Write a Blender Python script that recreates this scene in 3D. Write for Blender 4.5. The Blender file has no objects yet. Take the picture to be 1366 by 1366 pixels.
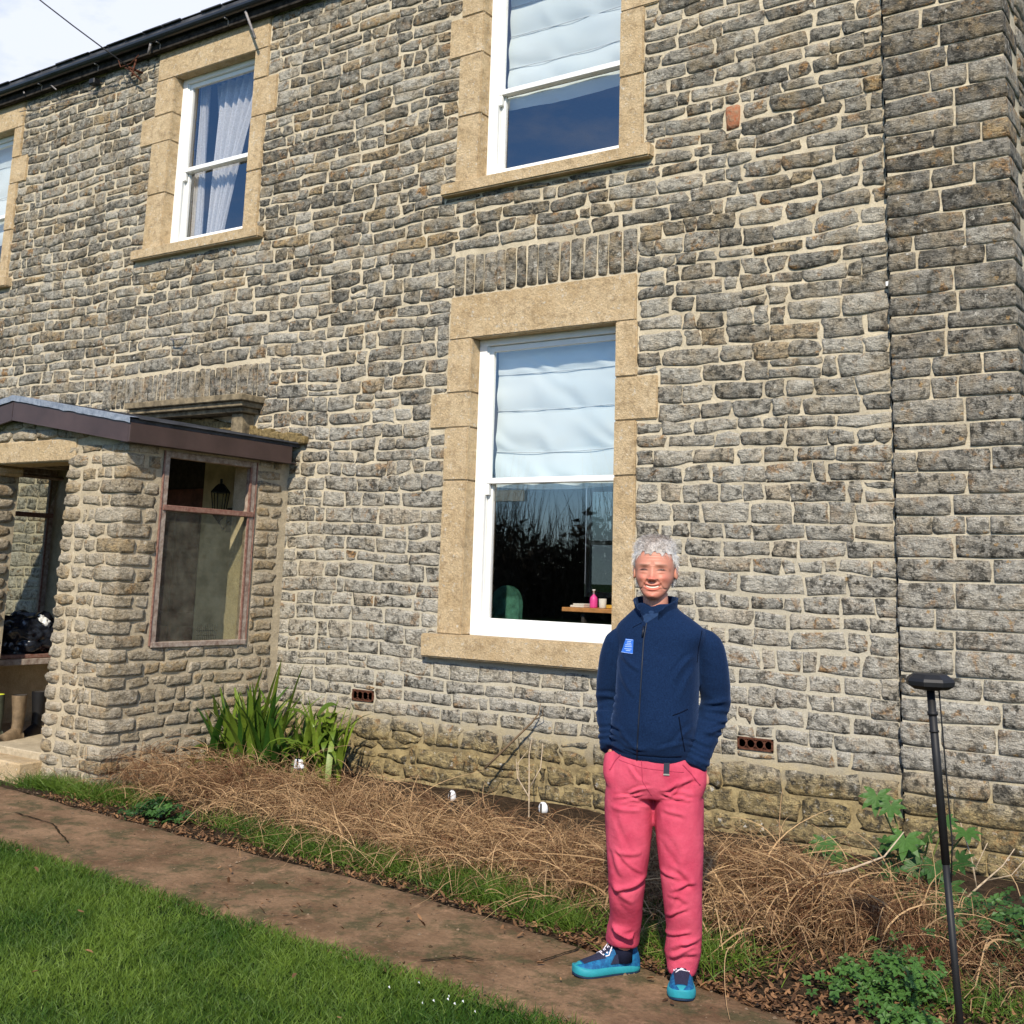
import bpy, bmesh, math, random
import numpy as np
from mathutils import Vector, Matrix, noise
from mathutils.bvhtree import BVHTree
R_ = math.radians
random.seed(7); rng = np.random.default_rng(7)
scene = bpy.context.scene
COL = scene.collection

# ------------------------------------------------------------------ camera
cam = bpy.data.cameras.new('camera'); camo = bpy.data.objects.new('camera', cam); COL.objects.link(camo)
RIGHT = Vector((0.82702709, 0.56131172, 0.03090875)); UP = Vector((0.073308, -0.16219667, 0.98403159)); FWD = Vector((-0.55736176, 0.81155493, 0.17528968))
CAMH = 1.65
m = Matrix((RIGHT, UP, -FWD)).transposed().to_4x4(); m.translation = Vector((0, 0, CAMH))
camo.matrix_world = m
cam.sensor_width = 36; cam.lens = 1541.4/1366*36; cam.shift_y = -(683-495.57)/1366
cam.clip_end = 1500; cam.clip_start = .05
scene.camera = camo
scene.render.resolution_x = scene.render.resolution_y = 1024

# ------------------------------------------------------------------ world, sun, exposure
SUN_AZ, SUN_EL = 27, 38         # degrees from -Y towards +X, elevation
w = bpy.data.worlds.new('World'); scene.world = w; w.use_nodes = True
nt = w.node_tree; nt.nodes.clear()
out = nt.nodes.new('ShaderNodeOutputWorld'); bg = nt.nodes.new('ShaderNodeBackground')
sky = nt.nodes.new('ShaderNodeTexSky'); sky.sky_type = 'NISHITA'; sky.sun_disc = False
sky.sun_elevation = R_(SUN_EL); sky.sun_rotation = R_(180-SUN_AZ); sky.air_density = 1.0; sky.dust_density = .1; sky.ozone_density = 9
bg.inputs[1].default_value = .15
tc = nt.nodes.new('ShaderNodeTexCoord'); mp = nt.nodes.new('ShaderNodeMapping'); mp.inputs['Scale'].default_value = (1, 1, 2.4); mp.inputs['Location'].default_value = (1.35, .4, .3)
nz = nt.nodes.new('ShaderNodeTexNoise'); nz.inputs['Scale'].default_value = 2.6; nz.inputs['Detail'].default_value = 9; nz.inputs['Roughness'].default_value = .58
rp = nt.nodes.new('ShaderNodeValToRGB'); rp.color_ramp.elements[0].position = .40; rp.color_ramp.elements[1].position = .60
mx = nt.nodes.new('ShaderNodeMix'); mx.data_type = 'RGBA'; mx.inputs[7].default_value = (4.25, 4.5, 5.3, 1)
L = nt.links.new
L(tc.outputs['Generated'], mp.inputs[0]); L(mp.outputs[0], nz.inputs[0]); 
sy = nt.nodes.new('ShaderNodeSeparateXYZ'); L(tc.outputs['Generated'], sy.inputs[0]); ma = nt.nodes.new('ShaderNodeMath'); ma.operation = 'MULTIPLY_ADD'; ma.inputs[1].default_value = .05
mb = nt.nodes.new('ShaderNodeMath'); mb.operation = 'MULTIPLY_ADD'; mb.inputs[1].default_value = -.08; L(sy.outputs[2], mb.inputs[0])
L(sy.outputs[1], ma.inputs[0]); L(nz.outputs[0], mb.inputs[2]); L(mb.outputs[0], ma.inputs[2]); L(ma.outputs[0], rp.inputs[0]); L(rp.outputs[0], mx.inputs[0]); L(sky.outputs[0], mx.inputs[6]); L(mx.outputs[2], bg.inputs[0]); L(bg.outputs[0], out.inputs[0])
sl = bpy.data.lights.new('sun', 'SUN'); sl.energy = 4.2; sl.angle = R_(1.0); sl.color = (1, .905, .755)
so = bpy.data.objects.new('sun', sl); COL.objects.link(so)
sd = Vector((math.sin(R_(SUN_AZ))*math.cos(R_(SUN_EL)), -math.cos(R_(SUN_AZ))*math.cos(R_(SUN_EL)), math.sin(R_(SUN_EL))))
so.rotation_euler = sd.to_track_quat('Z', 'Y').to_euler(); so.location = sd*30
vs = scene.view_settings; vs.view_transform = 'Standard'; vs.look = 'None'; vs.gamma = 1; vs.exposure = 0.5; vs.use_curve_mapping = False
scene.render.engine = 'CYCLES'

# ------------------------------------------------------------------ materials
def mat(name, rough=.8, spec=.3):
    M = bpy.data.materials.new(name); M.use_nodes = True
    b = M.node_tree.nodes['Principled BSDF']; b.inputs['Roughness'].default_value = rough; b.inputs['Specular IOR Level'].default_value = spec
    return M, M.node_tree, b
def N(nt, t, **k):
    n = nt.nodes.new(t)
    for a, v in k.items():
        if a in n.inputs: n.inputs[a].default_value = v
        else: setattr(n, a, v)
    return n
def pos(nt):
    return N(nt, 'ShaderNodeNewGeometry').outputs['Position']
def noise_n(nt, vec, scale, detail=6, rough=.6, dist=0):
    n = nt.nodes.new('ShaderNodeTexNoise'); n.inputs['Scale'].default_value = scale; n.inputs['Detail'].default_value = detail; n.inputs['Roughness'].default_value = rough; n.inputs['Distortion'].default_value = dist
    nt.links.new(vec, n.inputs['Vector']); return n.outputs[0]
def ramp(nt, fac, p0, p1, c0=(0,0,0,1), c1=(1,1,1,1)):
    r = nt.nodes.new('ShaderNodeValToRGB'); e = r.color_ramp.elements; e[0].position = p0; e[1].position = p1; e[0].color = c0; e[1].color = c1
    nt.links.new(fac, r.inputs[0]); return r.outputs[0]
def mix(nt, fac, a, b, mode='MIX'):
    n = nt.nodes.new('ShaderNodeMix'); n.data_type = 'RGBA'; n.blend_type = mode
    for s, v in ((0, fac), (6, a), (7, b)):
        if isinstance(v, bpy.types.NodeSocket): nt.links.new(v, n.inputs[s])
        elif s == 0: n.inputs[0].default_value = v
        else: n.inputs[s].default_value = (*v, 1) if len(v) == 3 else v
    return n.outputs[2]
def math_n(nt, op, a, b=0., c=None, clamp=False):
    n = nt.nodes.new('ShaderNodeMath'); n.operation = op; n.use_clamp = clamp
    for i, v in enumerate((a, b, c)):
        if v is None: continue
        if isinstance(v, bpy.types.NodeSocket): nt.links.new(v, n.inputs[i])
        else: n.inputs[i].default_value = v
    return n.outputs[0]
def bump(nt, b, h, strength=.5, dist=.01):
    n = nt.nodes.new('ShaderNodeBump'); n.inputs['Strength'].default_value = strength; n.inputs['Distance'].default_value = dist
    nt.links.new(h, n.inputs['Height']); nt.links.new(n.outputs[0], b.inputs['Normal'])
def sepz(nt, v):
    s = nt.nodes.new('ShaderNodeSeparateXYZ'); nt.links.new(v, s.inputs[0]); return s.outputs
def stretch(nt, v, sc):
    n = nt.nodes.new('ShaderNodeMapping'); n.inputs['Scale'].default_value = sc; nt.links.new(v, n.inputs[0]); return n.outputs[0]
def attr(nt, name='tone'):
    a = nt.nodes.new('ShaderNodeAttribute'); a.attribute_name = name; return a

def stone_mat(name, dark=(.11,.105,.088), light=(.49,.455,.375), ochre=(.36,.25,.12), lichen=.5, lowpale=True, warm=0.):
    M, t, b = mat(name, .92, .15); P = pos(t); lk = t.links.new
    a = attr(t); s = sepz(t, a.outputs['Color'])
    n1 = noise_n(t, stretch(t, P, (1, 1, 1.8)), 13, 8, .68)
    f = math_n(t, 'ADD', math_n(t, 'MULTIPLY', s[0], .95), math_n(t, 'MULTIPLY_ADD', n1, 2.3, -1.12), clamp=True)
    c = mix(t, f, dark, light)
    # brown staining and ochre stones
    n2 = noise_n(t, P, 5.5, 7, .65)
    c = mix(t, math_n(t, 'MULTIPLY', ramp(t, n2, .46, .66), .6), c, (.30, .22, .115))
    c = mix(t, math_n(t, 'MULTIPLY', s[1], ramp(t, n1, .35, .6)), c, ochre)
    if lowpale:
        z = sepz(t, P)[2]; n3 = noise_n(t, P, 1.3, 5, .6)
        zz = math_n(t, 'ADD', z, math_n(t, 'MULTIPLY_ADD', n3, -2.4, 1.2))
        pale = math_n(t, 'MULTIPLY', ramp(t, math_n(t, 'DIVIDE', zz, 5.0), .25, .85, (1,1,1,1), (0,0,0,1)), .72)
        c = mix(t, math_n(t, 'MULTIPLY', pale, ramp(t, n1, .25, .6)), c, (.52, .49, .42))
        zl = math_n(t, 'ADD', z, math_n(t, 'MULTIPLY_ADD', n2, -.35, .17))
        moss = ramp(t, zl, .36, .60, (1,1,1,1), (0,0,0,1))
        c = mix(t, math_n(t, 'MULTIPLY', moss, .85), c, mix(t, ramp(t, n1, .4, .65), (.11, .08, .03), (.42, .31, .12)))
    rn = noise_n(t, P, 7.5, 6, .7, .6)
    c = mix(t, math_n(t, 'MULTIPLY', ramp(t, rn, .55, .63), math_n(t, 'MULTIPLY_ADD', s[2], .9, .05)), c, mix(t, ramp(t, noise_n(t, P, 40, 4), .4, .6), (.16, .085, .035), (.40, .225, .085)))
    # dark crusts
    n4 = noise_n(t, P, 19, 6, .7)
    c = mix(t, math_n(t, 'MULTIPLY', ramp(t, n4, .51, .60), math_n(t, 'MULTIPLY_ADD', s[0], -.5, .95, clamp=True)), c, (.036, .034, .028))
    c = mix(t, math_n(t, 'MULTIPLY', ramp(t, noise_n(t, P, 31, 5, .7), .58, .68), .5), c, (.50, .47, .40))
    # lichen discs
    v = N(t, 'ShaderNodeTexVoronoi', Scale=17.); lk(P, v.inputs['Vector'])
    v2 = N(t, 'ShaderNodeTexVoronoi', Scale=17.); lk(P, v2.inputs['Vector'])
    vc = sepz(t, v.outputs['Color'])
    nn = noise_n(t, P, 90, 3)
    dd = math_n(t, 'ADD', v.outputs['Distance'], math_n(t, 'MULTIPLY_ADD', nn, .9, -.40))
    spot = math_n(t, 'MULTIPLY', math_n(t, 'LESS_THAN', dd, .25), math_n(t, 'GREATER_THAN', vc[0], 1-lichen*.35))
    c = mix(t, math_n(t, 'MULTIPLY', spot, .8), c, mix(t, math_n(t, 'GREATER_THAN', vc[1], .5), (.52, .49, .42), (.36, .23, .10)))
    fine = noise_n(t, P, 120, 4, .7)
    c = mix(t, 1., c, ramp(t, fine, .25, .75, (.5,.5,.5,1), (1.5,1.5,1.5,1)), 'MULTIPLY')
    if warm: c = mix(t, warm, c, (.42, .33, .2))
    lk(c, b.inputs['Base Color'])
    h = math_n(t, 'ADD', math_n(t, 'MULTIPLY', n1, 1.), math_n(t, 'ADD', math_n(t, 'MULTIPLY', noise_n(t, stretch(t, P, (1,1,1.6)), 42, 5, .65), .45), math_n(t, 'MULTIPLY', fine, .12)))
    bump(t, b, h, 1., .04)
    return M
def mortar_mat(name, base=(.56,.48,.34), low=True):
    M, t, b = mat(name, .95, .1); P = pos(t)
    n1 = noise_n(t, P, 9, 7, .7); n2 = noise_n(t, P, 80, 5, .7)
    c = mix(t, ramp(t, n1, .35, .7), tuple(x*.78 for x in base), tuple(x*1.12 for x in base))
    c = mix(t, math_n(t, 'MULTIPLY', ramp(t, noise_n(t, P, 3, 6), .5, .72), .5), c, (.25, .2, .13))
    if low:
        z = sepz(t, P)[2]
        c = mix(t, ramp(t, math_n(t, 'DIVIDE', math_n(t, 'ADD', z, math_n(t, 'MULTIPLY', n1, 1.2)), 5.0), .35, .75, (.75,.75,.75,1), (0,0,0,1)), c, (.43, .395, .31))
        c = mix(t, ramp(t, math_n(t, 'ADD', z, math_n(t, 'MULTIPLY', n1, -.3)), .18, .50, (.9,.9,.9,1), (0,0,0,1)), c, mix(t, ramp(t, n1, .4, .6), (.14, .10, .04), (.34, .26, .12)))
    c = mix(t, 1., c, ramp(t, n2, .2, .8, (.7,.7,.7,1), (1.25,1.25,1.25,1)), 'MULTIPLY')
    t.links.new(c, b.inputs['Base Color'])
    bump(t, b, math_n(t, 'ADD', n1, math_n(t, 'MULTIPLY', n2, .25)), .7, .02)
    return M
def freestone_mat(name):
    M, t, b = mat(name, .9, .15); P = pos(t)
    n1 = noise_n(t, P, 4, 8, .65); n2 = noise_n(t, P, 70, 6, .75); n3 = noise_n(t, P, 14, 6, .7)
    a = sepz(t, attr(t).outputs['Color'])
    c = mix(t, ramp(t, n1, .3, .7), (.42, .295, .155), (.60, .465, .29))
    c = mix(t, math_n(t, 'MULTIPLY', a[0], .3), c, (.46, .36, .22))
    c = mix(t, math_n(t, 'MULTIPLY', ramp(t, n3, .51, .66), .52), c, (.22, .15, .08))
    c = mix(t, math_n(t, 'MULTIPLY', ramp(t, noise_n(t, P, 26, 5, .7), .58, .68), .7), c, (.56, .53, .45))
    c = mix(t, 1., c, ramp(t, n2, .3, .7, (.7,.7,.7,1), (1.25,1.25,1.25,1)), 'MULTIPLY')
    t.links.new(c, b.inputs['Base Color']); bump(t, b, math_n(t, 'ADD', math_n(t, 'MULTIPLY', n2, .6), n3), .9, .02)
    return M
def simple(name, c, rough=.6, spec=.4, var=.15, scale=20, bmp=.0, c2=None, metal=0, bd=.01):
    M, t, b = mat(name, rough, spec); P = pos(t)
    n = noise_n(t, P, scale, 6, .65)
    lo = tuple(x*(1-var*2) for x in c); hi = c2 or tuple(min(1, x*(1+var*2)) for x in c)
    t.links.new(mix(t, ramp(t, n, .3, .7), lo if not c2 else c, hi), b.inputs['Base Color'])
    b.inputs['Metallic'].default_value = metal
    if bmp: bump(t, b, n, bmp, bd)
    return M
def tinted(name, c0, c1, rough=.7, spec=.2, trans=0., bmp=0, var=1.):
    """colour from the mesh's own 'tone' attribute (R picks between two colours)"""
    M, t, b = mat(name, rough, spec); a = sepz(t, attr(t).outputs['Color']); P = pos(t)
    n = noise_n(t, P, 60, 3, .6)
    c = mix(t, a[0], c0, c1); c = mix(t, 1., c, ramp(t, n, .2, .8, (1-.25*var,)*3+(1,), (1+.2*var,)*3+(1,)), 'MULTIPLY')
    t.links.new(c, b.inputs['Base Color'])
    if trans:
        tr = t.nodes.new('ShaderNodeBsdfTranslucent'); t.links.new(c, tr.inputs[0]); ms = t.nodes.new('ShaderNodeMixShader'); ms.inputs[0].default_value = trans
        o = t.nodes['Material Output']; t.links.new(b.outputs[0], ms.inputs[1]); t.links.new(tr.outputs[0], ms.inputs[2]); t.links.new(ms.outputs[0], o.inputs[0])
    if bmp: bump(t, b, n, bmp, .01)
    return M
def glass_mat(name, ior=2.7, tint=(1,1,1), dirt=0.):
    M = bpy.data.materials.new(name); M.use_nodes = True; t = M.node_tree; t.nodes.clear()
    o = t.nodes.new('ShaderNodeOutputMaterial'); tr = N(t, 'ShaderNodeBsdfTransparent'); tr.inputs[0].default_value = (*tint, 1)
    g = N(t, 'ShaderNodeBsdfGlossy'); g.inputs['Roughness'].default_value = 0.01; fr = N(t, 'ShaderNodeFresnel', IOR=ior)
    P = pos(t)
    ge = N(t, 'ShaderNodeNewGeometry'); ms = t.nodes.new('ShaderNodeMixShader'); t.links.new(math_n(t, 'MULTIPLY', fr.outputs[0], math_n(t, 'SUBTRACT', 1., ge.outputs['Backfacing'])), ms.inputs[0]); t.links.new(tr.outputs[0], ms.inputs[1]); t.links.new(g.outputs[0], ms.inputs[2])
    last = ms.outputs[0]
    if dirt:
        d = N(t, 'ShaderNodeBsdfDiffuse'); d.inputs[0].default_value = (.42, .42, .34, 1); m2 = t.nodes.new('ShaderNodeMixShader')
        t.links.new(math_n(t, 'MULTIPLY', ramp(t, noise_n(t, P, 6, 6, .7), .25, .8), dirt), m2.inputs[0]); t.links.new(last, m2.inputs[1]); t.links.new(d.outputs[0], m2.inputs[2]); last = m2.outputs[0]
    t.links.new(last, o.inputs[0]); return M

MAT = {}
MAT['stone'] = stone_mat('grey_rubble_stone')
MAT['stone_pier'] = stone_mat('lichened_stone', dark=(.095,.088,.074), light=(.41,.38,.315), lichen=.8)
MAT['stone_porch'] = stone_mat('porch_stone', dark=(.22,.19,.145), light=(.54,.48,.38), lichen=.4, lowpale=False, warm=.2)
MAT['mortar'] = mortar_mat('lime_mortar'); MAT['mortar_porch'] = mortar_mat('buff_mortar', (.48,.40,.275), low=False)
MAT['freestone'] = freestone_mat('tan_freestone')
MAT['white'] = simple('white_paint', (.80,.80,.77), .45, .4, .02, 6, .05)
MAT['glass'] = glass_mat('window_glass'); MAT['oldglass'] = glass_mat('dirty_glass', 1.35, (.84,.85,.79), .13)
MAT['black'] = simple('black_plastic', (.010,.010,.011), .55, .35, .1)
MAT['gutter'] = simple('black_gutter', (.012,.014,.02), .3, .5, .1)
MAT['soffit'] = simple('dark_stained_board', (.03,.026,.022), .9, .1, .4, 14, .8)
MAT['slate'] = simple('roof_slate', (.06,.062,.07), .7, .3, .3, 5, .3)
MAT['fascia'] = simple('brown_fascia', (.055,.034,.030), .45, .4, .15, 3)
MAT['felt'] = simple('blue_grey_felt', (.13,.16,.21), .8, .2, .35, 25, .6, c2=(.32,.36,.42))
MAT['metal'] = simple('grey_bracket', (.22,.20,.19), .6, .4, .3, 30, .2)
MAT['dark'] = simple('dark_interior', (.05,.045,.04), .9, .1, .2)
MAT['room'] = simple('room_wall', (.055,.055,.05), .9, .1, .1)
MAT['render'] = simple('cream_render', (.50,.42,.27), .9, .1, .15, 5, .6)
MAT['reddoor'] = simple('old_red_door', (.13,.05,.035), .6, .3, .3, 10, .2)
MAT['wood'] = simple('weathered_wood', (.16,.10,.075), .85, .15, .2, 22, .6, c2=(.42,.36,.30))
MAT['redwood'] = simple('peeling_red_paint', (.14,.045,.03), .7, .3, .2, 35, .5, c2=(.27,.17,.13))
MAT['rust'] = simple('rusty_iron', (.09,.035,.02), .9, .2, .3, 60, .5)
MAT['desk'] = simple('orange_wood', (.50,.24,.08), .5, .4, .15, 12)

# ------------------------------------------------------------------ object helpers
def props(o, label=None, cat=None, group=None, kind=None):
    if label: o['label'] = label
    if cat: o['category'] = cat
    if group: o['group'] = group
    if kind: o['kind'] = kind
    return o
def root(name, loc, label, cat, group=None, rz=0.):
    o = bpy.data.objects.new(name, None); COL.objects.link(o); o.location = loc; o.rotation_euler = (0, 0, rz); o.empty_display_size = .1
    props(o, label, cat, group); return o
def total_off(par):
    v = Vector((0, 0, 0))
    while par: v += par.location; par = par.parent
    return v
def link(name, me, parent=None, mats=(), smooth=False):
    o = bpy.data.objects.new(name, me); COL.objects.link(o); o.parent = parent
    if not me.materials:
        for x in (mats if isinstance(mats, (list, tuple)) else [mats]): me.materials.append(x)
    if smooth: me.polygons.foreach_set('use_smooth', [True]*len(me.polygons))
    return o
def np_mesh(name, V, F, tone=None):
    """V (n,3) array; F list of lists or (m,k) array"""
    me = bpy.data.meshes.new(name); V = np.asarray(V, dtype=np.float32)
    if isinstance(F, np.ndarray):
        mm, k = F.shape; me.vertices.add(len(V)); me.vertices.foreach_set('co', V.ravel())
        me.loops.add(mm*k); me.loops.foreach_set('vertex_index', F.astype(np.int32).ravel())
        me.polygons.add(mm); me.polygons.foreach_set('loop_start', np.arange(0, mm*k, k, dtype=np.int32))
        me.update(calc_edges=True); me.validate()
    else:
        me.from_pydata(V.tolist(), [], F); me.update()
    if tone is not None:
        ca = me.color_attributes.new('tone', 'FLOAT_COLOR', 'POINT'); t = np.ones((len(V), 4), dtype=np.float32); t[:, :3] = tone
        ca.data.foreach_set('color', t.ravel())
    return me
def obj(name, V, F, mats, parent=None, tone=None, smooth=False):
    """V in world coordinates; moved into the frame of the parent"""
    V = np.asarray(V, dtype=float)
    if parent: V = V-np.array(total_off(parent))
    return link(name, np_mesh(name, V, F, tone), parent, mats, smooth)
def bmobj(name, bm, mats, parent=None, smooth=False, tone=None):
    if parent: bmesh.ops.translate(bm, verts=bm.verts, vec=-total_off(parent))
    me = bpy.data.meshes.new(name); bm.to_mesh(me); bm.free()
    if tone is not None:
        ca = me.color_attributes.new('tone', 'FLOAT_COLOR', 'POINT'); t = np.ones((len(me.vertices), 4), dtype=np.float32); t[:, :3] = tone; ca.data.foreach_set('color', t.ravel())
    return link(name, me, parent, mats, smooth)
def bx(bm, x0, x1, y0, y1, z0, z1, bev=.003, seg=1):
    r = bmesh.ops.create_cube(bm, size=1); vs = r['verts']
    for v in vs: v.co = Vector(((x0+x1)/2+v.co.x*(x1-x0), (y0+y1)/2+v.co.y*(y1-y0), (z0+z1)/2+v.co.z*(z1-z0)))
    if bev:
        es = list({e for v in vs for e in v.link_edges}); bmesh.ops.bevel(bm, geom=es, offset=bev, segments=seg, affect='EDGES')
def box(name, b, mats, parent=None, bev=.003, tone=None):
    bm = bmesh.new(); bx(bm, *b, bev=bev); return bmobj(name, bm, mats, parent, tone=tone)
def boxes(name, bs, mats, parent=None, bev=.003):
    bm = bmesh.new()
    for b in bs: bx(bm, *b, bev=bev)
    return bmobj(name, bm, mats, parent)
def tube_geo(pts, rad, n=8, cap=True):
    pts = [Vector(p) for p in pts]; rad = rad if isinstance(rad, (list, tuple)) else [rad]*len(pts)
    V = []; F = []; up = None
    for i, p in enumerate(pts):
        t = (pts[min(i+1, len(pts)-1)]-pts[max(i-1, 0)]).normalized()
        if up is None: up = Vector((0, 0, 1)) if abs(t.z) < .9 else Vector((1, 0, 0))
        s = t.cross(up).normalized(); up = s.cross(t).normalized()
        for k in range(n):
            a = 2*math.pi*k/n; V.append(p+(s*math.cos(a)+up*math.sin(a))*rad[i])
    for i in range(len(pts)-1):
        for k in range(n): F.append([i*n+k, i*n+(k+1) % n, (i+1)*n+(k+1) % n, (i+1)*n+k])
    if cap: F.append(list(range(n))[::-1]); F.append([(len(pts)-1)*n+k for k in range(n)])
    return V, F
def tubes(name, lst, mats, parent=None, n=8, smooth=True):
    V = []; F = []
    for pts, r in lst:
        v, f = tube_geo(pts, r, n); o = len(V); V += v; F += [[i+o for i in q] for q in f]
    return obj(name, [tuple(v) for v in V], F, mats, parent, smooth=smooth)

def in_view(P):
    d = Vector(P)-Vector((0, 0, CAMH)); z = d.dot(FWD)
    if z <= .1: return None
    return 683+1541.4*d.dot(RIGHT)/z, 495.57-1541.4*d.dot(UP)/z, z

# ------------------------------------------------------------------ stonework
def face_stone(u0, u1, w0, w1, proud, rnd, rough=.004, edge=.004):
    """pillowy stone on a wall face: returns (u,w,d) and quads"""
    L_ = u1-u0; H_ = w1-w0
    nx = 4 if L_ < .3 else 5
    ps = [-1, -.78]+[(-.78+1.56*k/(nx-2)) for k in range(1, nx-2)]+[.78, 1]
    qs = [-1, -.6, .1, .7, 1] if H_ > .1 else [-1, -.5, .5, 1]
    V = []; idx = {}; sd = random.random()*100
    lean = random.uniform(-.3, .3)*proud; tilt = random.uniform(-.15, .35)*proud
    cq = [(random.uniform(-1, 1)*edge*1.3, random.uniform(-1, 1)*edge*.9) for _ in range(4)]; jit = {}
    for i, p in enumerate(ps):
        for j, q in enumerate(qs):
            e = max(abs(p), abs(q))
            pu = p*math.sqrt(1-rnd*.5*q*q*(.4+.6*abs(p))); qu = q*math.sqrt(1-rnd*p**4*.75)
            n1 = noise.noise(Vector((p*1.3+sd, q*1.3, sd))); n2 = noise.noise(Vector((p*1.3, q*1.3+sd, -sd)))
            u = (u0+u1)/2+pu*L_/2+(n1*edge*1.6 if e > .95 else n1*.01)
            ww = (w0+w1)/2+qu*H_/2+(n2*edge*1.3 if e > .95 else n2*.006)
            wa, wb = (1+p)/2, (1+q)/2
            u += (cq[0][0]*(1-wa)+cq[1][0]*wa)*(1-wb)+(cq[2][0]*(1-wa)+cq[3][0]*wa)*wb; ww += (cq[0][1]*(1-wa)+cq[1][1]*wa)*(1-wb)+(cq[2][1]*(1-wa)+cq[3][1]*wa)*wb
            u += random.uniform(-.5, .5)*edge; ww += random.uniform(-.4, .4)*edge
            d = proud*(1.0-.5*(e > .95)) + (lean*p+tilt*q) + noise.noise(Vector((p*1.6+sd, q*1.4-sd, 3)))*rough*2+random.uniform(-.9, .9)*rough*(e < .95)
            if abs(p) > .95 and abs(q) > .95: d -= proud*.12
            idx[i, j] = len(V); V.append((u, ww, max(d, .002)))
    I = len(ps); J = len(qs); F = []
    for i in range(I-1):
        for j in range(J-1): F.append([idx[i, j], idx[i+1, j], idx[i+1, j+1], idx[i, j+1]])
    ring = [(i, 0) for i in range(I)]+[(I-1, j) for j in range(1, J)]+[(i, J-1) for i in range(I-2, -1, -1)]+[(0, j) for j in range(J-2, 0, -1)]
    b = len(V)
    for k in ring: v = V[idx[k]]; V.append((v[0], v[1], -.02))
    n = len(ring)
    for k in range(n):
        a, c = idx[ring[k]], idx[ring[(k+1) % n]]; F.append([a, b+k, b+(k+1) % n, c])
    return V, F
def block_stone(x0, x1, y0, y1, z0, z1, rnd=.12, rough=.006):
    """free-standing rough block (quoins): 3D rounded box"""
    ax = [-1, -.8, 0, .8, 1]; az = [-1, -.55, .55, 1]; V = []; idx = {}; F = []
    sd = random.random()*50
    def vid(i, j, k):
        if (i, j, k) in idx: return idx[i, j, k]
        p, q, r = ax[i], ax[j], az[k]
        v = Vector((p*math.sqrt(1-rnd*q*q)*math.sqrt(1-rnd*r*r), q*math.sqrt(1-rnd*p*p)*math.sqrt(1-rnd*r*r), r*math.sqrt(1-rnd*1.5*p*p*q*q)))
        n = noise.noise_vector(v*1.5+Vector((sd, 0, 0)))*rough*2
        V.append(((x0+x1)/2+v.x*(x1-x0)/2+n.x, (y0+y1)/2+v.y*(y1-y0)/2+n.y, (z0+z1)/2+v.z*(z1-z0)/2+n.z*.6)); idx[i, j, k] = len(V)-1; return len(V)-1
    for i in range(4):
        for j in range(4):
            F.append([vid(i, j, 3), vid(i+1, j, 3), vid(i+1, j+1, 3), vid(i, j+1, 3)]); F.append([vid(i, j, 0), vid(i, j+1, 0), vid(i+1, j+1, 0), vid(i+1, j, 0)])
    for i in range(4):
        for k in range(3):
            F.append([vid(i, 0, k), vid(i+1, 0, k), vid(i+1, 0, k+1), vid(i, 0, k+1)]); F.append([vid(i, 4, k), vid(i, 4, k+1), vid(i+1, 4, k+1), vid(i+1, 4, k)])
            F.append([vid(0, i, k), vid(0, i, k+1), vid(0, i+1, k+1), vid(0, i+1, k)]); F.append([vid(4, i, k), vid(4, i+1, k), vid(4, i+1, k+1), vid(4, i, k+1)])
    return V, F
def layout(u0, u1, w0, w1, ex, hr, lr, joint, par, tonef, tall=.08, jag=.5):
    """coursed rubble. ex = excluded rectangles. par(u,w)->(proud, rnd). yields dicts"""
    out = []; z = w0
    while z < w1-.03:
        h = random.uniform(*hr); h = min(h, w1-z)
        if w1-z-h < .05: h = w1-z
        zt = z+h
        xs = sorted({u0, u1}|{e[k] for e in ex for k in (0, 1) if e[2] < zt and e[3] > z and u0 < e[k] < u1})
        for a, b in zip(xs[:-1], xs[1:]):
            mid = (a+b)/2; lo, hi = z, zt; dead = False
            for e in ex:
                if e[0] <= mid <= e[1] and e[2] < zt and e[3] > z:
                    if e[2] <= lo+.012 and e[3] >= hi-.012: dead = True
                    elif e[2] <= lo: lo = max(lo, e[3])
                    elif e[3] >= hi: hi = min(hi, e[2])
                    else: dead = True
            if dead or hi-lo < .03 or b-a < .03: continue
            x = a-(random.uniform(0, .15) if a == u0 and jag < .1 else 0)
            while x < b-1e-4:
                l = random.uniform(*lr)*random.choice((.55, 1, 1, 1.25))
                if b-x-l < lr[0]*.6: l = b-x
                if l > .16 and hi-lo > .125 and random.random() < tall*.8:   # two thin stones stacked
                    s = random.uniform(.4, .6)*(hi-lo); parts = [(lo, lo+s), (lo+s, hi)]
                else: parts = [(lo, hi)]
                for q0, q1 in parts:
                    jj = joint*random.uniform(.7, 1.25)
                    out.append((x+jj/2, min(x+l, b)-jj/2, q0+jj/2+random.uniform(-.002, .003), q1-jj/2+random.uniform(-.003, .002)))
                x += l
        z = zt
    return [o for o in out if o[1]-o[0] > .025 and o[3]-o[2] > .02]
def wav(u, w): return .010*math.sin(u*1.7+w*.9)+.006*math.sin(u*4.1+w*2.3+1)+.020*noise.noise(Vector((u*2.2, w*7.5, 0)))
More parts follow.
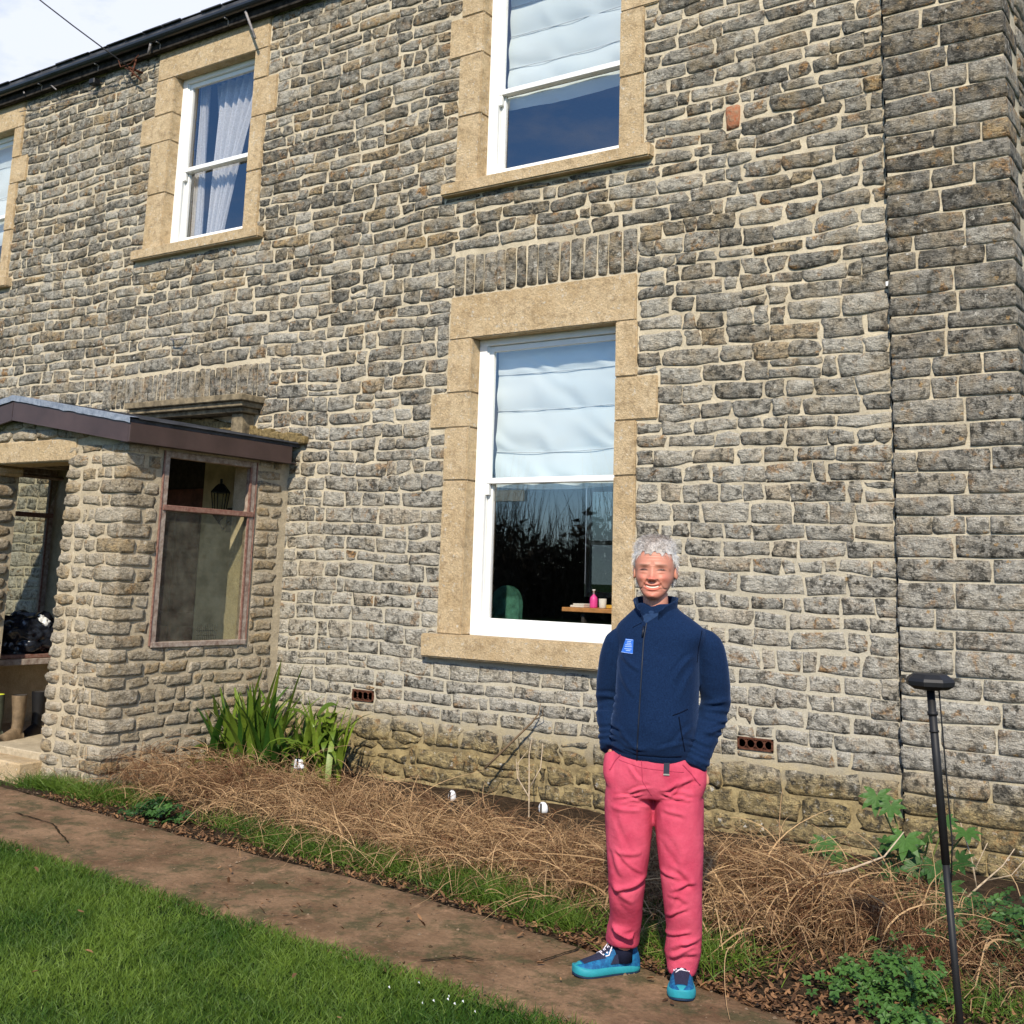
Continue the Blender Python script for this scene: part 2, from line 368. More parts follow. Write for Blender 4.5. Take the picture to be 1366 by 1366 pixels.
def build_stones(items, parent, mat_, limit=300):
    """items: (V world list, F, tone). the ones that show largest become parts of their own, the rest one stuff part"""
    sc = []
    for k, (V, F, tn) in enumerate(items):
        A = np.array(V); c = A.mean(0); q = in_view(c)
        if q is None or not (-12 < q[0] < 1378 and -12 < q[1] < 1378): sc.append((0, k)); continue
        e = (A.max(0)-A.min(0)); sc.append((max(e[0], e[1]*.6)*e[2]/q[2]**2, k))
    sc.sort(reverse=True); big = {k for s, k in sc[:limit] if s > 0}
    off = np.array(total_off(parent)); VV = []; FF = []; TT = []; n = 0
    for k, (V, F, tn) in enumerate(items):
        if k in big:
            link('stone', np_mesh('stone', np.array(V)-off, F, tn), parent, mat_, True)
        else:
            VV.append(np.array(V)-off); FF += [[i+n for i in f] for f in F]; TT.append(np.tile(tn, (len(V), 1))); n += len(V)
    if VV:
        o = link('stonework', np_mesh('stonework', np.vstack(VV), FF, np.vstack(TT)), parent, mat_, True); o['kind'] = 'stuff'
def rtone(och=.05, lo=.1, hi=.9):
    return (random.uniform(lo, hi)*random.choice((.6, 1, 1)), random.choice((.7, .9)) if random.random() < och else random.uniform(0, .12), random.random())
def wall_sheet(u0, u1, w0, w1, ex):
    us = sorted({u0, u1}|{min(max(e[k], u0), u1) for e in ex for k in (0, 1)}); ws = sorted({w0, w1}|{min(max(e[k], w0), w1) for e in ex for k in (2, 3)})
    F = []; V = [(u, w) for w in ws for u in us]; n = len(us)
    for j in range(len(ws)-1):
        for i in range(n-1):
            cu, cw = (us[i]+us[i+1])/2, (ws[j]+ws[j+1])/2
            if any(e[0] < cu < e[1] and e[2] < cw < e[3] for e in ex): continue
            F.append([j*n+i, j*n+i+1, (j+1)*n+i+1, (j+1)*n+i])
    return V, F

YW = 7.5
house = root('stone_house', (-7, YW, 0), 'long two-storey grey rubble stone house with tan window surrounds and white sash windows', 'house')
# openings in the stone face: x0,x1,z0,z1 (frame sits .13 back)
OP = {'c': (-5.55, -4.20, 1.19, 3.58), 'b': (-5.55, -4.20, 4.94, 6.82), 'a': (-9.62, -8.40, 4.91, 6.80), 'z': (-13.74, -12.53, 4.91, 6.80)}
door_op = (-9.62, -8.42, .1, 3.0)
LJ, RJ = {'c': -5.79, 'b': -5.79, 'a': -9.91, 'z': -14.0}, {'c': -4.02, 'b': -3.99, 'a': -8.20, 'z': -12.36}
ears = [('c', 'l', -5.95, 2.84, 3.13), ('c', 'r', -3.845, 2.82, 3.15), ('b', 'l', -5.91, 6.1, 6.47), ('b', 'r', -3.87, 6.1, 6.45),
        ('a', 'l', -10.11, 6.09, 6.40), ('a', 'r', -8.06, 6.08, 6.48), ('z', 'r', -12.2, 6.09, 6.42), ('z', 'l', -14.2, 6.09, 6.4)]
ex = []; SURR = []   # SURR: blocks of the surround
g = .006
for k, (x0, x1, z0, z1) in OP.items():
    top = {'c': 3.94, 'b': 7.16, 'a': 7.16, 'z': 7.16}[k]; sz = {'c': .18, 'b': .11, 'a': .11, 'z': .11}[k]
    ex += [(LJ[k], RJ[k], z0-.02, top)]
    sx0, sx1 = (LJ[k]-.11, RJ[k]+.09); ex.append((sx0-.005, sx1+.005, z0-sz-.015, z0+.005))
    SURR.append(('lintel', (LJ[k]+.01, RJ[k]-.01, YW-.022, YW+.34, z1, top)))
    e = {s: (xx, a, b) for kk, s, xx, a, b in ears if kk == k}
    for s in 'lr':
        xx, ea, eb = e[s]; xa, xb = (LJ[k], x0) if s == 'l' else (x1, RJ[k])
        zs = [z0]+([z0+1.22] if k == 'c' else [z0+.6])+[ea, eb, z1]
        for i in range(len(zs)-1):
            aa, bb = (xx if (s == 'l' and zs[i] == ea) else xa), (xx if (s == 'r' and zs[i] == ea) else xb)
            pr = .019+.003*((i*7+len(k)) % 3)
            SURR.append(('jamb_stone', (aa, bb, YW-pr, YW+.34, zs[i]+.002, zs[i+1]-.002)))
        ex.append((min(xx, xa), max(xx, xb), ea-.005, eb+.005))
    SURR.append(('window_sill', (sx0, sx1, YW-.085, YW+.2, z0-sz, z0)))
SOLD = [(-5.76, -4.03, 3.955, 4.30, .105, .14), (-10.36, -7.90, 3.24, 3.57, .07, .1)]
ex += [(a, b, c, d) for a, b, c, d, _, _ in SOLD]
ex += [(-9.55, -8.02, 2.94, 3.235), (-10.40, -7.62, -.1, 2.74), (-6.66, -6.42, .60, .70), (-3.235, -2.975, .57, .66), (-3.315, -3.19, 4.94, 5.13)]
HX0, HX1 = -15.6, -2.155
holes = [OP[k] for k in OP]+[door_op]
V2, F2 = wall_sheet(HX0, HX1, -.3, 7.24, holes)
obj('wall', [(u, YW, w_) for u, w_ in V2], F2, MAT['mortar'], house)
items = []
def add_face(rects, f, par, tonef):
    for (a, b, c, d) in rects:
        pr, rd, rg, ed = par(a, c); V, F = face_stone(a, b, c, d, pr, rd, rg, ed); tn = tonef((a+b)/2, c)
        items.append(([f(u, w_, dd) for u, w_, dd in V], F, tn))
def par_main(u, w_):
    if w_ < .46: return random.uniform(.004, .020), random.uniform(.03, .2), .008, .020
    if w_ < 2.3: return random.uniform(.002, .008), random.uniform(.02, .14), .0025, .009
    return random.uniform(.005, .016), random.uniform(.03, .24), .0045, .011
fm = lambda u, w_, d: (u, YW-d, w_+(wav(u, w_) if w_ > .75 else 0))
upper = layout(HX0, HX1+.006, .52, 7.20, ex, (.095, .148), (.16, .40), .016, None, None)
low = layout(HX0, HX1, -.12, .50, ex, (.09, .17), (.13, .38), .024, None, None, tall=.25)
add_face([r for r in upper+low if not (r[0] > -10.3 and r[1] < -7.7 and r[3] < 2.8)], fm, par_main, lambda u, w_: rtone(.06 if w_ > .5 else .3))
for a, b, c, d, wd, _ in SOLD:
    x = a
    while x < b-.02:
        l = min(wd*random.uniform(.8, 1.2), b-x); l = b-x if b-x-l < .04 else l
        hh = random.uniform(-.02, .0)
        V, F = face_stone(x+.006, x+l-.006, c+.005, d+hh, random.uniform(.01, .02), .15, .004, .004); items.append(([(u, YW-dd, w_) for u, w_, dd in V], F, (random.uniform(.05, .5), .08, .5))); x += l
build_stones(items, house, MAT['stone'])
Vb, Fb = face_stone(-3.305, -3.20, 4.95, 5.12, .02, .2, .004, .005)
MAT['redbrick'] = simple('broken_red_brick', (.42,.12,.05), .9, .1, .2, 40, .8, c2=(.30,.22,.14), bd=.02)
props(obj('red_brick', [(u, YW-dd, w_+wav(u, w_)) for u, w_, dd in Vb], Fb, MAT['redbrick'], house, smooth=True), 'orange-red broken brick set among grey stones')
for nm, b in SURR:
    bm = bmesh.new(); bx(bm, *b, bev=.008 if nm != 'window_sill' else .012, seg=2)
    for v in bm.verts:
        nn = noise.noise_vector(v.co*7)*.005; v.co += Vector((nn.x, nn.y, nn.z))
    bmobj(nm, bm, MAT['freestone'], house, tone=(random.random(), 0, 0))
# air bricks
for (a, b, c, d) in ((-6.655, -6.425, .605, .695), (-3.23, -2.98, .575, .655)):
    bm = bmesh.new(); bx(bm, a, b, YW+.0, YW+.012, c, d, .002)
    for e in ((a, b, c, c+.012), (a, b, d-.012, d), (a, a+.012, c, d), (b-.012, b, c, d)): bx(bm, e[0], e[1], YW-.012, YW+.004, e[2], e[3], .001)
    fr = bmobj('air_brick', bm, MAT['rust'], house); lst = []
    for i in range(4):
        cx = a+(b-a)*(i+.5)/4; r = (d-c)*.36
        lst.append(([(cx+r*math.cos(t*math.pi/6), YW-.006, (c+d)/2+r*math.sin(t*math.pi/6)) for t in range(13)], .004))
        if i: lst.append(([(cx-(b-a)/8, YW-.006, c), (cx-(b-a)/8, YW-.006, d)], .0035))
    tubes('grille', lst, MAT['rust'], fr, n=5)
# sash windows
def sash(k, split):
    x0, x1, z0, z1 = OP[k]; y = YW+.10; f = .075
    fr = boxes('window_frame', [(x0, x0+f, y, y+.14, z0, z1), (x1-.03, x1, y, y+.14, z0, z1), (x0+f, x1-.03, y, y+.14, z1-.055, z1), (x0+f, x1-.03, y-.012, y+.14, z0, z0+.05),
                               (x0+f, x0+f+.012, y+.012, y+.035, z0+.05, z1-.055)], MAT['white'], house, .003)
    a, b = x0+f+.004, x1-.034; s = .045
    boxes('upper_sash', [(a, a+s, y+.03, y+.07, split-.02, z1-.058), (b-s, b, y+.03, y+.07, split-.02, z1-.058), (a+s, b-s, y+.03, y+.07, z1-.105, z1-.058), (a+s, b-s, y+.03, y+.07, split-.02, split+.025),
                         (a, a+s*.8, y+.033, y+.066, split-.11, split-.021)], MAT['white'], fr)
    boxes('lower_sash', [(a, a+s, y+.076, y+.116, z0+.052, split+.02), (b-s, b, y+.076, y+.116, z0+.052, split+.02), (a+s, b-s, y+.076, y+.116, z0+.052, z0+.135), (a+s, b-s, y+.076, y+.116, split-.018, split+.02)], MAT['white'], fr)
    box('pane', (a+s-.004, b-s+.004, y+.048, y+.052, split+.02, z1-.10), MAT['glass'], fr, 0)
    box('pane', (a+s-.004, b-s+.004, y+.094, y+.098, z0+.13, split-.014), MAT['glass'], fr, 0)
    return a, b, y
for k, sp in (('c', 2.41), ('b', 5.75), ('a', 5.775), ('z', 5.775)): sash(k, sp)
# eaves: soffit boards, fascia, gutter, brackets, roof
ys, ye = YW-.13, YW
box('soffit_board', (HX0, -1.3, YW-.10, YW-.032, 7.11, 7.26), MAT['soffit'], house)
gp = [(HX0+.01, 0), (-1.25, 0)]; V = []; F = []; nseg = 9
for i, (x, _) in enumerate(gp):
    for t in range(nseg): a = math.pi*t/(nseg-1); V.append((x, YW-.15-.055*math.cos(a), 7.25-.055*math.sin(a)))
    for t in range(nseg): a = math.pi*(nseg-1-t)/(nseg-1); V.append((x, YW-.15-.050*math.cos(a), 7.25-.048*math.sin(a)))
n2 = nseg*2
F = [[t, (t+1) % n2, n2+(t+1) % n2, n2+t] for t in range(n2)]+[list(range(n2))[::-1], list(range(n2, 2*n2))]
obj('gutter', V, F, MAT['gutter'], house, smooth=False)
for i in range(13):
    x = HX0+.5+i*1.06; tubes('gutter_bracket', [([(x, YW-.102, 7.12), (x, YW-.105, 7.18), (x, YW-.13, 7.185), (x, YW-.16, 7.185)], .009)], MAT['metal'], house, n=5)
bm = bmesh.new(); bmesh.ops.create_grid(bm, x_segments=1, y_segments=1, size=.5)
bm.free()
V = [(HX0-.1, YW-.16, 7.32), (-1.2, YW-.16, 7.32), (-1.2, 11.5, 9.6), (HX0-.1, 11.5, 9.6), (-1.2, 15.6, 7.4), (HX0-.1, 15.6, 7.4)]
V = V+[(x, y, z-.05) for x, y, z in V]
obj('roof', V, [[0, 1, 2, 3], [3, 2, 4, 5], [6, 9, 8, 7], [9, 11, 10, 8], [0, 6, 7, 1], [1, 7, 8, 2], [2, 8, 10, 4], [0, 3, 9, 6], [3, 5, 11, 9], [4, 10, 11, 5]], MAT['slate'], house)
for i in range(46):   # first course of slates at the eave, slightly ragged
    x = HX0+i*.31; j = random.uniform(-.008, .012)
    b = box('slate', (x+.004, x+.304, YW-.185+j, YW+.02, 7.325+random.uniform(0, .006), 7.337+random.uniform(0, .008)), MAT['slate'], house, .002)
# rooms behind the windows
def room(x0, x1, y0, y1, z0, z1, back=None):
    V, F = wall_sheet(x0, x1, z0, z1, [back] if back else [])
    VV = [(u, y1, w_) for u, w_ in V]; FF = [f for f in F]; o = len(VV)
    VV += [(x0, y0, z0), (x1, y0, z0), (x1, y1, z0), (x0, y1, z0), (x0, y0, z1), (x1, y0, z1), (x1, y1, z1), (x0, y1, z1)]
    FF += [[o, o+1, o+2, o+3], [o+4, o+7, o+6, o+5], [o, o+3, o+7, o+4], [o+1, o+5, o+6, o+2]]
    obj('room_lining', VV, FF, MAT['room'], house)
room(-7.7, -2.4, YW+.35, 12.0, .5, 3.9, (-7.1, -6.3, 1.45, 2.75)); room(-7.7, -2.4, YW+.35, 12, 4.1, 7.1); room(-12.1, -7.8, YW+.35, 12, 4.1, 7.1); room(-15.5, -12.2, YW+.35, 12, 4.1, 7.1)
boxes('back_window_frame', [(-7.1, -7.04, 12, 12.06, 1.45, 2.75), (-6.36, -6.3, 12, 12.06, 1.45, 2.75), (-7.04, -6.36, 12, 12.06, 2.69, 2.75), (-7.04, -6.36, 12, 12.06, 1.45, 1.51), (-7.04, -6.36, 12, 12.06, 2.06, 2.11), (-6.72, -6.68, 12.0, 12.05, 1.51, 2.69)], MAT['white'], house)
box('rear_wall', (HX0, -1.5, 15.2, 15.4, -.2, 7.3), MAT['mortar'], house, 0) if False else None
MAT['hood'] = simple('stained_hood_stone', (.06,.05,.035), .95, .1, .3, 12, .8, c2=(.30,.24,.15), bd=.02)
# cornice hood over the old doorway and its opening
boxes('door_hood', [(-9.6, -7.93, YW-.30, YW, 3.17, 3.23), (-9.57, -7.96, YW-.26, YW, 3.12, 3.17), (-9.53, -8.0, YW-.21, YW, 3.075, 3.12)], MAT['hood'], house, .006)
for bb in ((-9.45, -9.3, YW-.16, YW, 2.86, 3.072), (-8.2, -8.05, YW-.16, YW, 2.86, 3.072)): box('hood_bracket', bb, MAT['hood'], house, .01)
# fittings on the wall
hk = props(tubes('iron_hook', [([(-9.30, YW-.02, 3.92), (-9.24, YW-.09, 3.885), (-9.12, YW-.10, 3.875), (-9.07, YW-.03, 3.90)], .010)], MAT['metal'], house, n=6))
tubes('stay_bracket', [([(-8.52, YW-.04, 7.28), (-8.45, YW-.14, 7.18), (-8.28, YW-.14, 6.85)], .014)], MAT['metal'], house, n=5)
tubes('stay_bracket', [([(-9.95, YW-.05, 7.30), (-9.90, YW-.15, 7.22), (-9.93, YW-.15, 7.08)], .016)], MAT['metal'], house, n=5)
box('small_white_tag', (-2.14-.02, -2.14+.01, YW-.05, YW-.03, 3.61, 3.64), MAT['white'], house, .001)
boxl = root('wall_light', (-10.95, YW-.06, 7.02), 'small black box light fixed high on the wall below the gutter', 'light')
box('body', (-11.0, -10.9, YW-.12, YW-.03, 6.98, 7.05), MAT['black'], boxl, .01); tubes('bracket', [([(-10.95, YW, 7.03), (-10.95, YW-.05, 7.03)], .012)], MAT['black'], boxl)
wire = root('overhead_cable', (-10.2, YW-.1, 7.0), 'thin overhead cable coming down to an iron bracket below the gutter', 'cable')
cp = [Vector((-10.25, YW-.12, 7.0)).lerp(Vector((-13.2, 4.8, 10.4)), t/12)-Vector((0, 0, .25*math.sin(math.pi*t/12))) for t in range(13)]
tubes('cable', [(cp, .008)], MAT['black'], wire, n=5)
tubes('anchor', [([(-10.2, YW, 6.98), (-10.25, YW-.15, 7.0)], .015), ([(-10.45, YW-.05, 7.08), (-10.25, YW-.13, 6.98), (-10.08, YW-.1, 6.83)], .010), ([(-10.5, YW-.12, 7.18), (-10.42, YW-.13, 7.05), (-10.25, YW-.13, 7.05), (-10.12, YW-.13, 7.12)], .006), ([(-10.2, YW-.1, 7.1), (-10.22, YW-.12, 6.9)], .012)], MAT['rust'], wire, n=5)
tubes('surface_wire', [([(-12.4, YW-.06, 6.97), (-11.8, YW-.05, 6.93), (-10.9, YW-.05, 6.90), (-10.25, YW-.1, 6.95)], .006)], MAT['metal'], wire, n=4)
tubes('stay_wire', [([(-11.75, YW-.10, 7.15), (-11.6, YW-.12, 7.05)], .009), ([(-12.3, YW-.1, 7.2), (-12.18, YW-.16, 7.12)], .01)], MAT['metal'], wire, n=4)

# ---- end pier right of the straight joint and the gable beyond it
pier = root('end_wall', (-1.76, YW, 0), 'darker lichen-spotted right end of the stone wall beyond the straight joint', 'wall')
PX0, PX1, PY = -2.150, -1.375, YW-.045
items = []
fp = lambda u, w_, d: (u, PY-d, w_+wav(u, w_)*.5)
pr_rects = layout(PX0+.004, PX1-.002, -.1, 7.3, [], (.115, .165), (.24, .50), .011, None, None, tall=.02)
add_face([r for r in pr_rects if r[1] < PX1-.05], fp, lambda u, w_: (random.uniform(.008, .016) if w_ > .5 else random.uniform(.012, .03), .16, .003, .005), lambda u, w_: rtone(.03, .05, .8))
quo = [r for r in pr_rects if r[1] >= PX1-.05]
for i, r in enumerate(quo):
    V, F = block_stone(r[0], PX1+.012, PY-.013, PY+(.25 if i % 2 else .42), r[2], r[3], .035, .004); items.append((V, F, rtone(.02, .05, .8)))
g_rects = layout(PY+.43, 14.9, -.1, 7.3, [], (.115, .165), (.2, .5), .014, None, None)
for (a, b, c, d) in g_rects:
    V, F = face_stone(a, b, c, d, random.uniform(.01, .03), .2, .005, .006); items.append(([(PX1+dd, u, w_) for u, w_, dd in V], F, rtone(.25, .3, 1)))
build_stones(items, pier, MAT['stone_pier'], 290)
box('mortar_core', (PX0+.02, PX1, PY, PY+.3, -.3, 7.34), MAT['mortar'], pier, 0)
V = [(PX1-.002, PY+.3, -.3), (PX1-.002, 15.2, -.3), (PX1-.002, 15.2, 7.34), (PX1-.002, 11.5, 9.5), (PX1-.002, PY+.3, 7.34)]
obj('gable_core', V+[(x-.3, y, z) for x, y, z in V], [[0, 1, 2, 3, 4], [9, 8, 7, 6, 5]]+[[i, i+5, (i+1) % 5+5, (i+1) % 5] for i in range(5)], MAT['mortar'], pier)

# ---- blinds, curtains and things seen inside
MAT['blind'] = tinted('blind_cloth', (.57,.66,.65), (.72,.79,.775), .9, .1, .15, var=0.)
MAT['seam'] = simple('blind_seam', (.45,.48,.46), .9, .1, .1)
def roman(name, x0, x1, z0, z1, seams, y, label, wrk=1.):
    r = root(name, ((x0+x1)/2, y, z1), label, 'blind')
    nx, nz_ = 50, 60; V = []; F = []
    for j in range(nz_+1):
        z = z0+(z1-z0)*j/nz_
        for i in range(nx+1):
            x = x0+(x1-x0)*i/nx; nb = min([s for s in seams+[z1] if s >= z-1e-6]+[z1]); pb = max([s for s in seams if s < z]+[z0])
            t = (z-pb)/max(nb-pb, .01); sag = math.sin(math.pi*t)*.022
            rip = wrk*.008*math.sin((x*14+(z-z0)*22)+5*noise.noise(Vector((x*3, z*3, 1))))*(1.15-t)
            V.append((x, y-sag-rip-.015*noise.noise(Vector((x*4, z*4, 0))), z-.012*math.sin((x-x0)/(x1-x0)*math.pi)*(1-(z-z0)/(z1-z0))*2))
    for j in range(nz_):
        for i in range(nx): a = j*(nx+1)+i; F.append([a, a+1, a+nx+2, a+nx+1])
    ton = [(min(1, max(0, .6+.5*noise.noise(Vector(v)*1.5))), 0, 0) for v in V]
    obj('cloth', V, F, MAT['blind'], r, tone=np.array(ton), smooth=True)
    for s in seams: tubes('seam', [([(x0+(x1-x0)*t/10, y-.012+.004*math.sin(t*2.), s-.012*math.sin(t/10*math.pi)*(1-(s-z0)/(z1-z0))*2) for t in range(11)], .0035)], MAT['seam'], r, n=5)
    return r
roman('roman_blind', -5.46, -4.26, 2.37, 3.60, [2.66, 3.00, 3.30], YW+.27, 'white roman blind hanging half down in the lower window behind the man')
roman('roman_blind', -5.46, -4.24, 5.64, 6.85, [5.80, 6.02, 6.32, 6.6], YW+.27, 'white roman blind in the upper window directly above the lower sash window', .5)
roman('roman_blind', -13.65, -12.58, 5.5, 6.85, [5.7, 6.1, 6.5], YW+.27, 'white roman blind in the upper window cut by the left edge', .3)
MAT['sheer'] = tinted('sheer_curtain', (.62,.64,.66), (.85,.86,.88), .9, .1, .45)
def curtain(pts_top, pts_mid, pts_bot, label, ypos):
    r = root('curtain', (pts_top[0], ypos, 6.8), label, 'curtain'); V = []; F = []; nx, nz_ = 70, 40
    for j in range(nz_+1):
        t = j/nz_; z = 6.78-(6.78-4.97)*t
        q = lambda k: (pts_top[k]*(1-t)**2+2*pts_mid[k]*t*(1-t)+pts_bot[k]*t*t)
        for i in range(nx+1):
            s = i/nx; x = q(0)+(q(1)-q(0))*s; V.append((x, ypos+.028*math.sin(s*42+t*3)+.012*math.sin(s*17+t*6), z))
    for j in range(nz_):
        for i in range(nx): a = j*(nx+1)+i; F.append([a, a+1, a+nx+2, a+nx+1])
    obj('cloth', V, F, MAT['sheer'], r, tone=np.array([(random.random()*.2+.5, 0, 0)]*len(V)), smooth=True)
curtain((-9.35, -8.55), (-9.25, -8.95), (-9.32, -9.10), 'sheer white curtain swept to the left inside the upper left window', YW+.33)
curtain((-9.56, -9.43), (-9.5, -9.40), (-9.52, -9.38), 'narrow grey curtain edge beside the swept curtain in the upper left window', YW+.3)
box('back_window_pane', (-7.04, -6.36, 12.02, 12.03, 1.51, 2.69), glass_mat('dim_glass', 1.3, (.30,.34,.33), .05), house, 0)
dk = root('desk', (-4.7, 8.6, .5), 'orange-brown wooden desk behind the lower pane of the lower window', 'desk')
box('desk_top', (-5.16, -3.6, 8.35, 9.0, 1.385, 1.42), MAT['desk'], dk, .004); box('side_panel', (-5.0, -4.97, 8.4, 8.95, .5, 1.385), MAT['dark'], dk); box('side_panel', (-3.8, -3.77, 8.4, 8.95, .5, 1.385), MAT['dark'], dk)
bt = root('bottle', (-4.94, 8.5, 1.42), 'small pink bottle with a white pump on the desk', 'bottle')
def lathe(prof, cx, cy, n=16):
    V = []; F = []
    for r, z in prof:
        for k in range(n): a = 2*math.pi*k/n; V.append((cx+r*math.cos(a), cy+r*math.sin(a), z))
    for j in range(len(prof)-1):
        for k in range(n): F.append([j*n+k, j*n+(k+1) % n, (j+1)*n+(k+1) % n, (j+1)*n+k])
    F.append(list(range(n))[::-1]); F.append([(len(prof)-1)*n+k for k in range(n)]); return V, F
MAT['pink'] = simple('pink_plastic', (.85,.08,.35), .4, .5, .05)
obj('body', *lathe([(.03, 1.42), (.033, 1.43), (.033, 1.49), (.028, 1.51), (.012, 1.525), (.012, 1.53)], -4.94, 8.5), MAT['pink'], bt, smooth=True)
obj('pump', *lathe([(.009, 1.53), (.009, 1.56), (.014, 1.562), (.014, 1.572)], -4.94, 8.5), MAT['white'], bt, smooth=True)
MAT['paper'] = simple('paper', (.7,.66,.58), .8, .2, .05); MAT['yellow'] = simple('yellow_cover', (.65,.38,.05), .6, .3, .1)
props(boxes('book_stack', [(-5.12, -4.99, 8.42, 8.6, 1.421, 1.438), (-5.10, -4.99, 8.43, 8.58, 1.4385, 1.452)], MAT['paper'], None), 'pale papers stacked on the left end of the desk', 'papers')
props(box('notebook', (-4.90, -4.70, 8.56, 8.75, 1.421, 1.447), MAT['yellow'], None), 'orange-yellow notebook on the desk beside the pink bottle', 'book')
props(obj('cup', *lathe([(.026, 1.421), (.03, 1.43), (.032, 1.50), (.028, 1.50), (.026, 1.43)], -4.82, 8.44), MAT['paper'], None, smooth=True), 'pale cup on the desk right of the pink bottle', 'cup')
ch = root('desk_chair', (-5.85, 8.5, .5), 'green rounded chair back low behind the lower window pane', 'chair')
MAT['green'] = simple('green_fabric', (.05,.16,.11), .8, .2, .2)
V = []; F = []; n = 16
for s in (0, .06):
    for k in range(n+1): a = math.pi*k/n; V.append((-5.86+.17*math.cos(a), 8.5+s+.05*math.sin(a), 1.36+.22*math.sin(a)))
    V += [(-6.03, 8.5+s, 1.05), (-5.69, 8.5+s, 1.05)]
kk = n+3; ring = list(range(n+1))+[n+1, n+2]
F = [ring, [i+kk for i in ring][::-1]]+[[ring[i], ring[(i+1) % kk], ring[(i+1) % kk]+kk, ring[i]+kk] for i in range(kk)]
obj('backrest', V, F, MAT['green'], ch); tubes('post', [([(-5.86, 8.55, .6), (-5.86, 8.55, 1.1)], .03)], MAT['black'], ch); box('seat', (-6.08, -5.64, 8.05, 8.5, .92, 1.0), MAT['green'], ch, .02)
tubes('base', [([(-5.86+.25*math.cos(a), 8.4+.25*math.sin(a), .53), (-5.86, 8.4, .58)], .02) for a in (0, 1.26, 2.5, 3.77, 5.03)], MAT['black'], ch)
MAT['sticker'] = glass_mat('clear_sticker', 1.6, (.8,.8,.78), .15)
props(box('window_bird_feeder', (-5.40, -5.12, YW+.16, YW+.19, 2.25, 2.34), MAT['sticker'], None, .003), 'clear plastic tray stuck inside the lower window pane at its upper left', 'tray')

# ------------------------------------------------------------------ porch
porch = root('stone_porch', (-9.0, 6.6, 0), 'low gabled stone porch with brown fascia and an old timber side window', 'porch')
FX0, FX1, FY = -10.47, -7.555, 5.745   # mortar planes
DO = (-9.44, -8.29, .16, 2.47)         # doorway
def roofz(x): return 2.99-.25*abs(x+9.0)/1.5
V2, F2 = wall_sheet(FX0, FX1, -.2, 2.62, [DO])
VV = [(u, FY, w_) for u, w_ in V2]; o = len(VV); FF = list(F2); VV += [(FX0, FY, 2.62), (FX1, FY, 2.62), (FX1, FY, roofz(FX1)), (-9.0, FY, 2.96), (FX0, FY, roofz(FX0))]; FF.append([o, o+1, o+2, o+3, o+4])
obj('front_mortar', VV, FF, MAT['mortar_porch'], porch)
WO = (6.10, 7.09, 1.03, 2.57)
for nm, X in (('side_mortar', FX1), ('side_mortar', FX0)):
    V2, F2 = wall_sheet(FY, YW, -.2, 2.72, [WO]); s = 1 if X == FX1 else -1
    VV = [(X, u, w_) for u, w_ in V2]; oi = len(VV); VV += [(X-s*.26, u, w_) for u, w_ in V2]; FF = F2+[[i+oi for i in f][::-1] for f in F2]
    b = len(VV); a0, a1, b0, b1 = WO; VV += [(X, a0, b0), (X, a1, b0), (X, a1, b1), (X, a0, b1)]+[(X-s*.26, a0, b0), (X-s*.26, a1, b0), (X-s*.26, a1, b1), (X-s*.26, a0, b1)]
    FF += [[b+i, b+(i+1) % 4, b+4+(i+1) % 4, b+4+i] for i in range(4)]
    obj(nm, VV, FF, MAT['mortar_porch'], porch)
box('front_lining', (FX0+.03, DO[0], FY+.03, FY+.3, -.1, 2.6), MAT['mortar_porch'], porch, 0); box('front_lining', (DO[1], FX1-.03, FY+.03, FY+.3, -.1, 2.6), MAT['mortar_porch'], porch, 0)
items = []
lint = (-10.0, -8.21, 2.475, 2.655)
qz = []; z = -.1
while z < 2.55:
    h = random.uniform(.085, .125); qz.append((z, min(z+h, 2.6))); z += h
ptone = lambda: rtone(.14, .35, 1.)
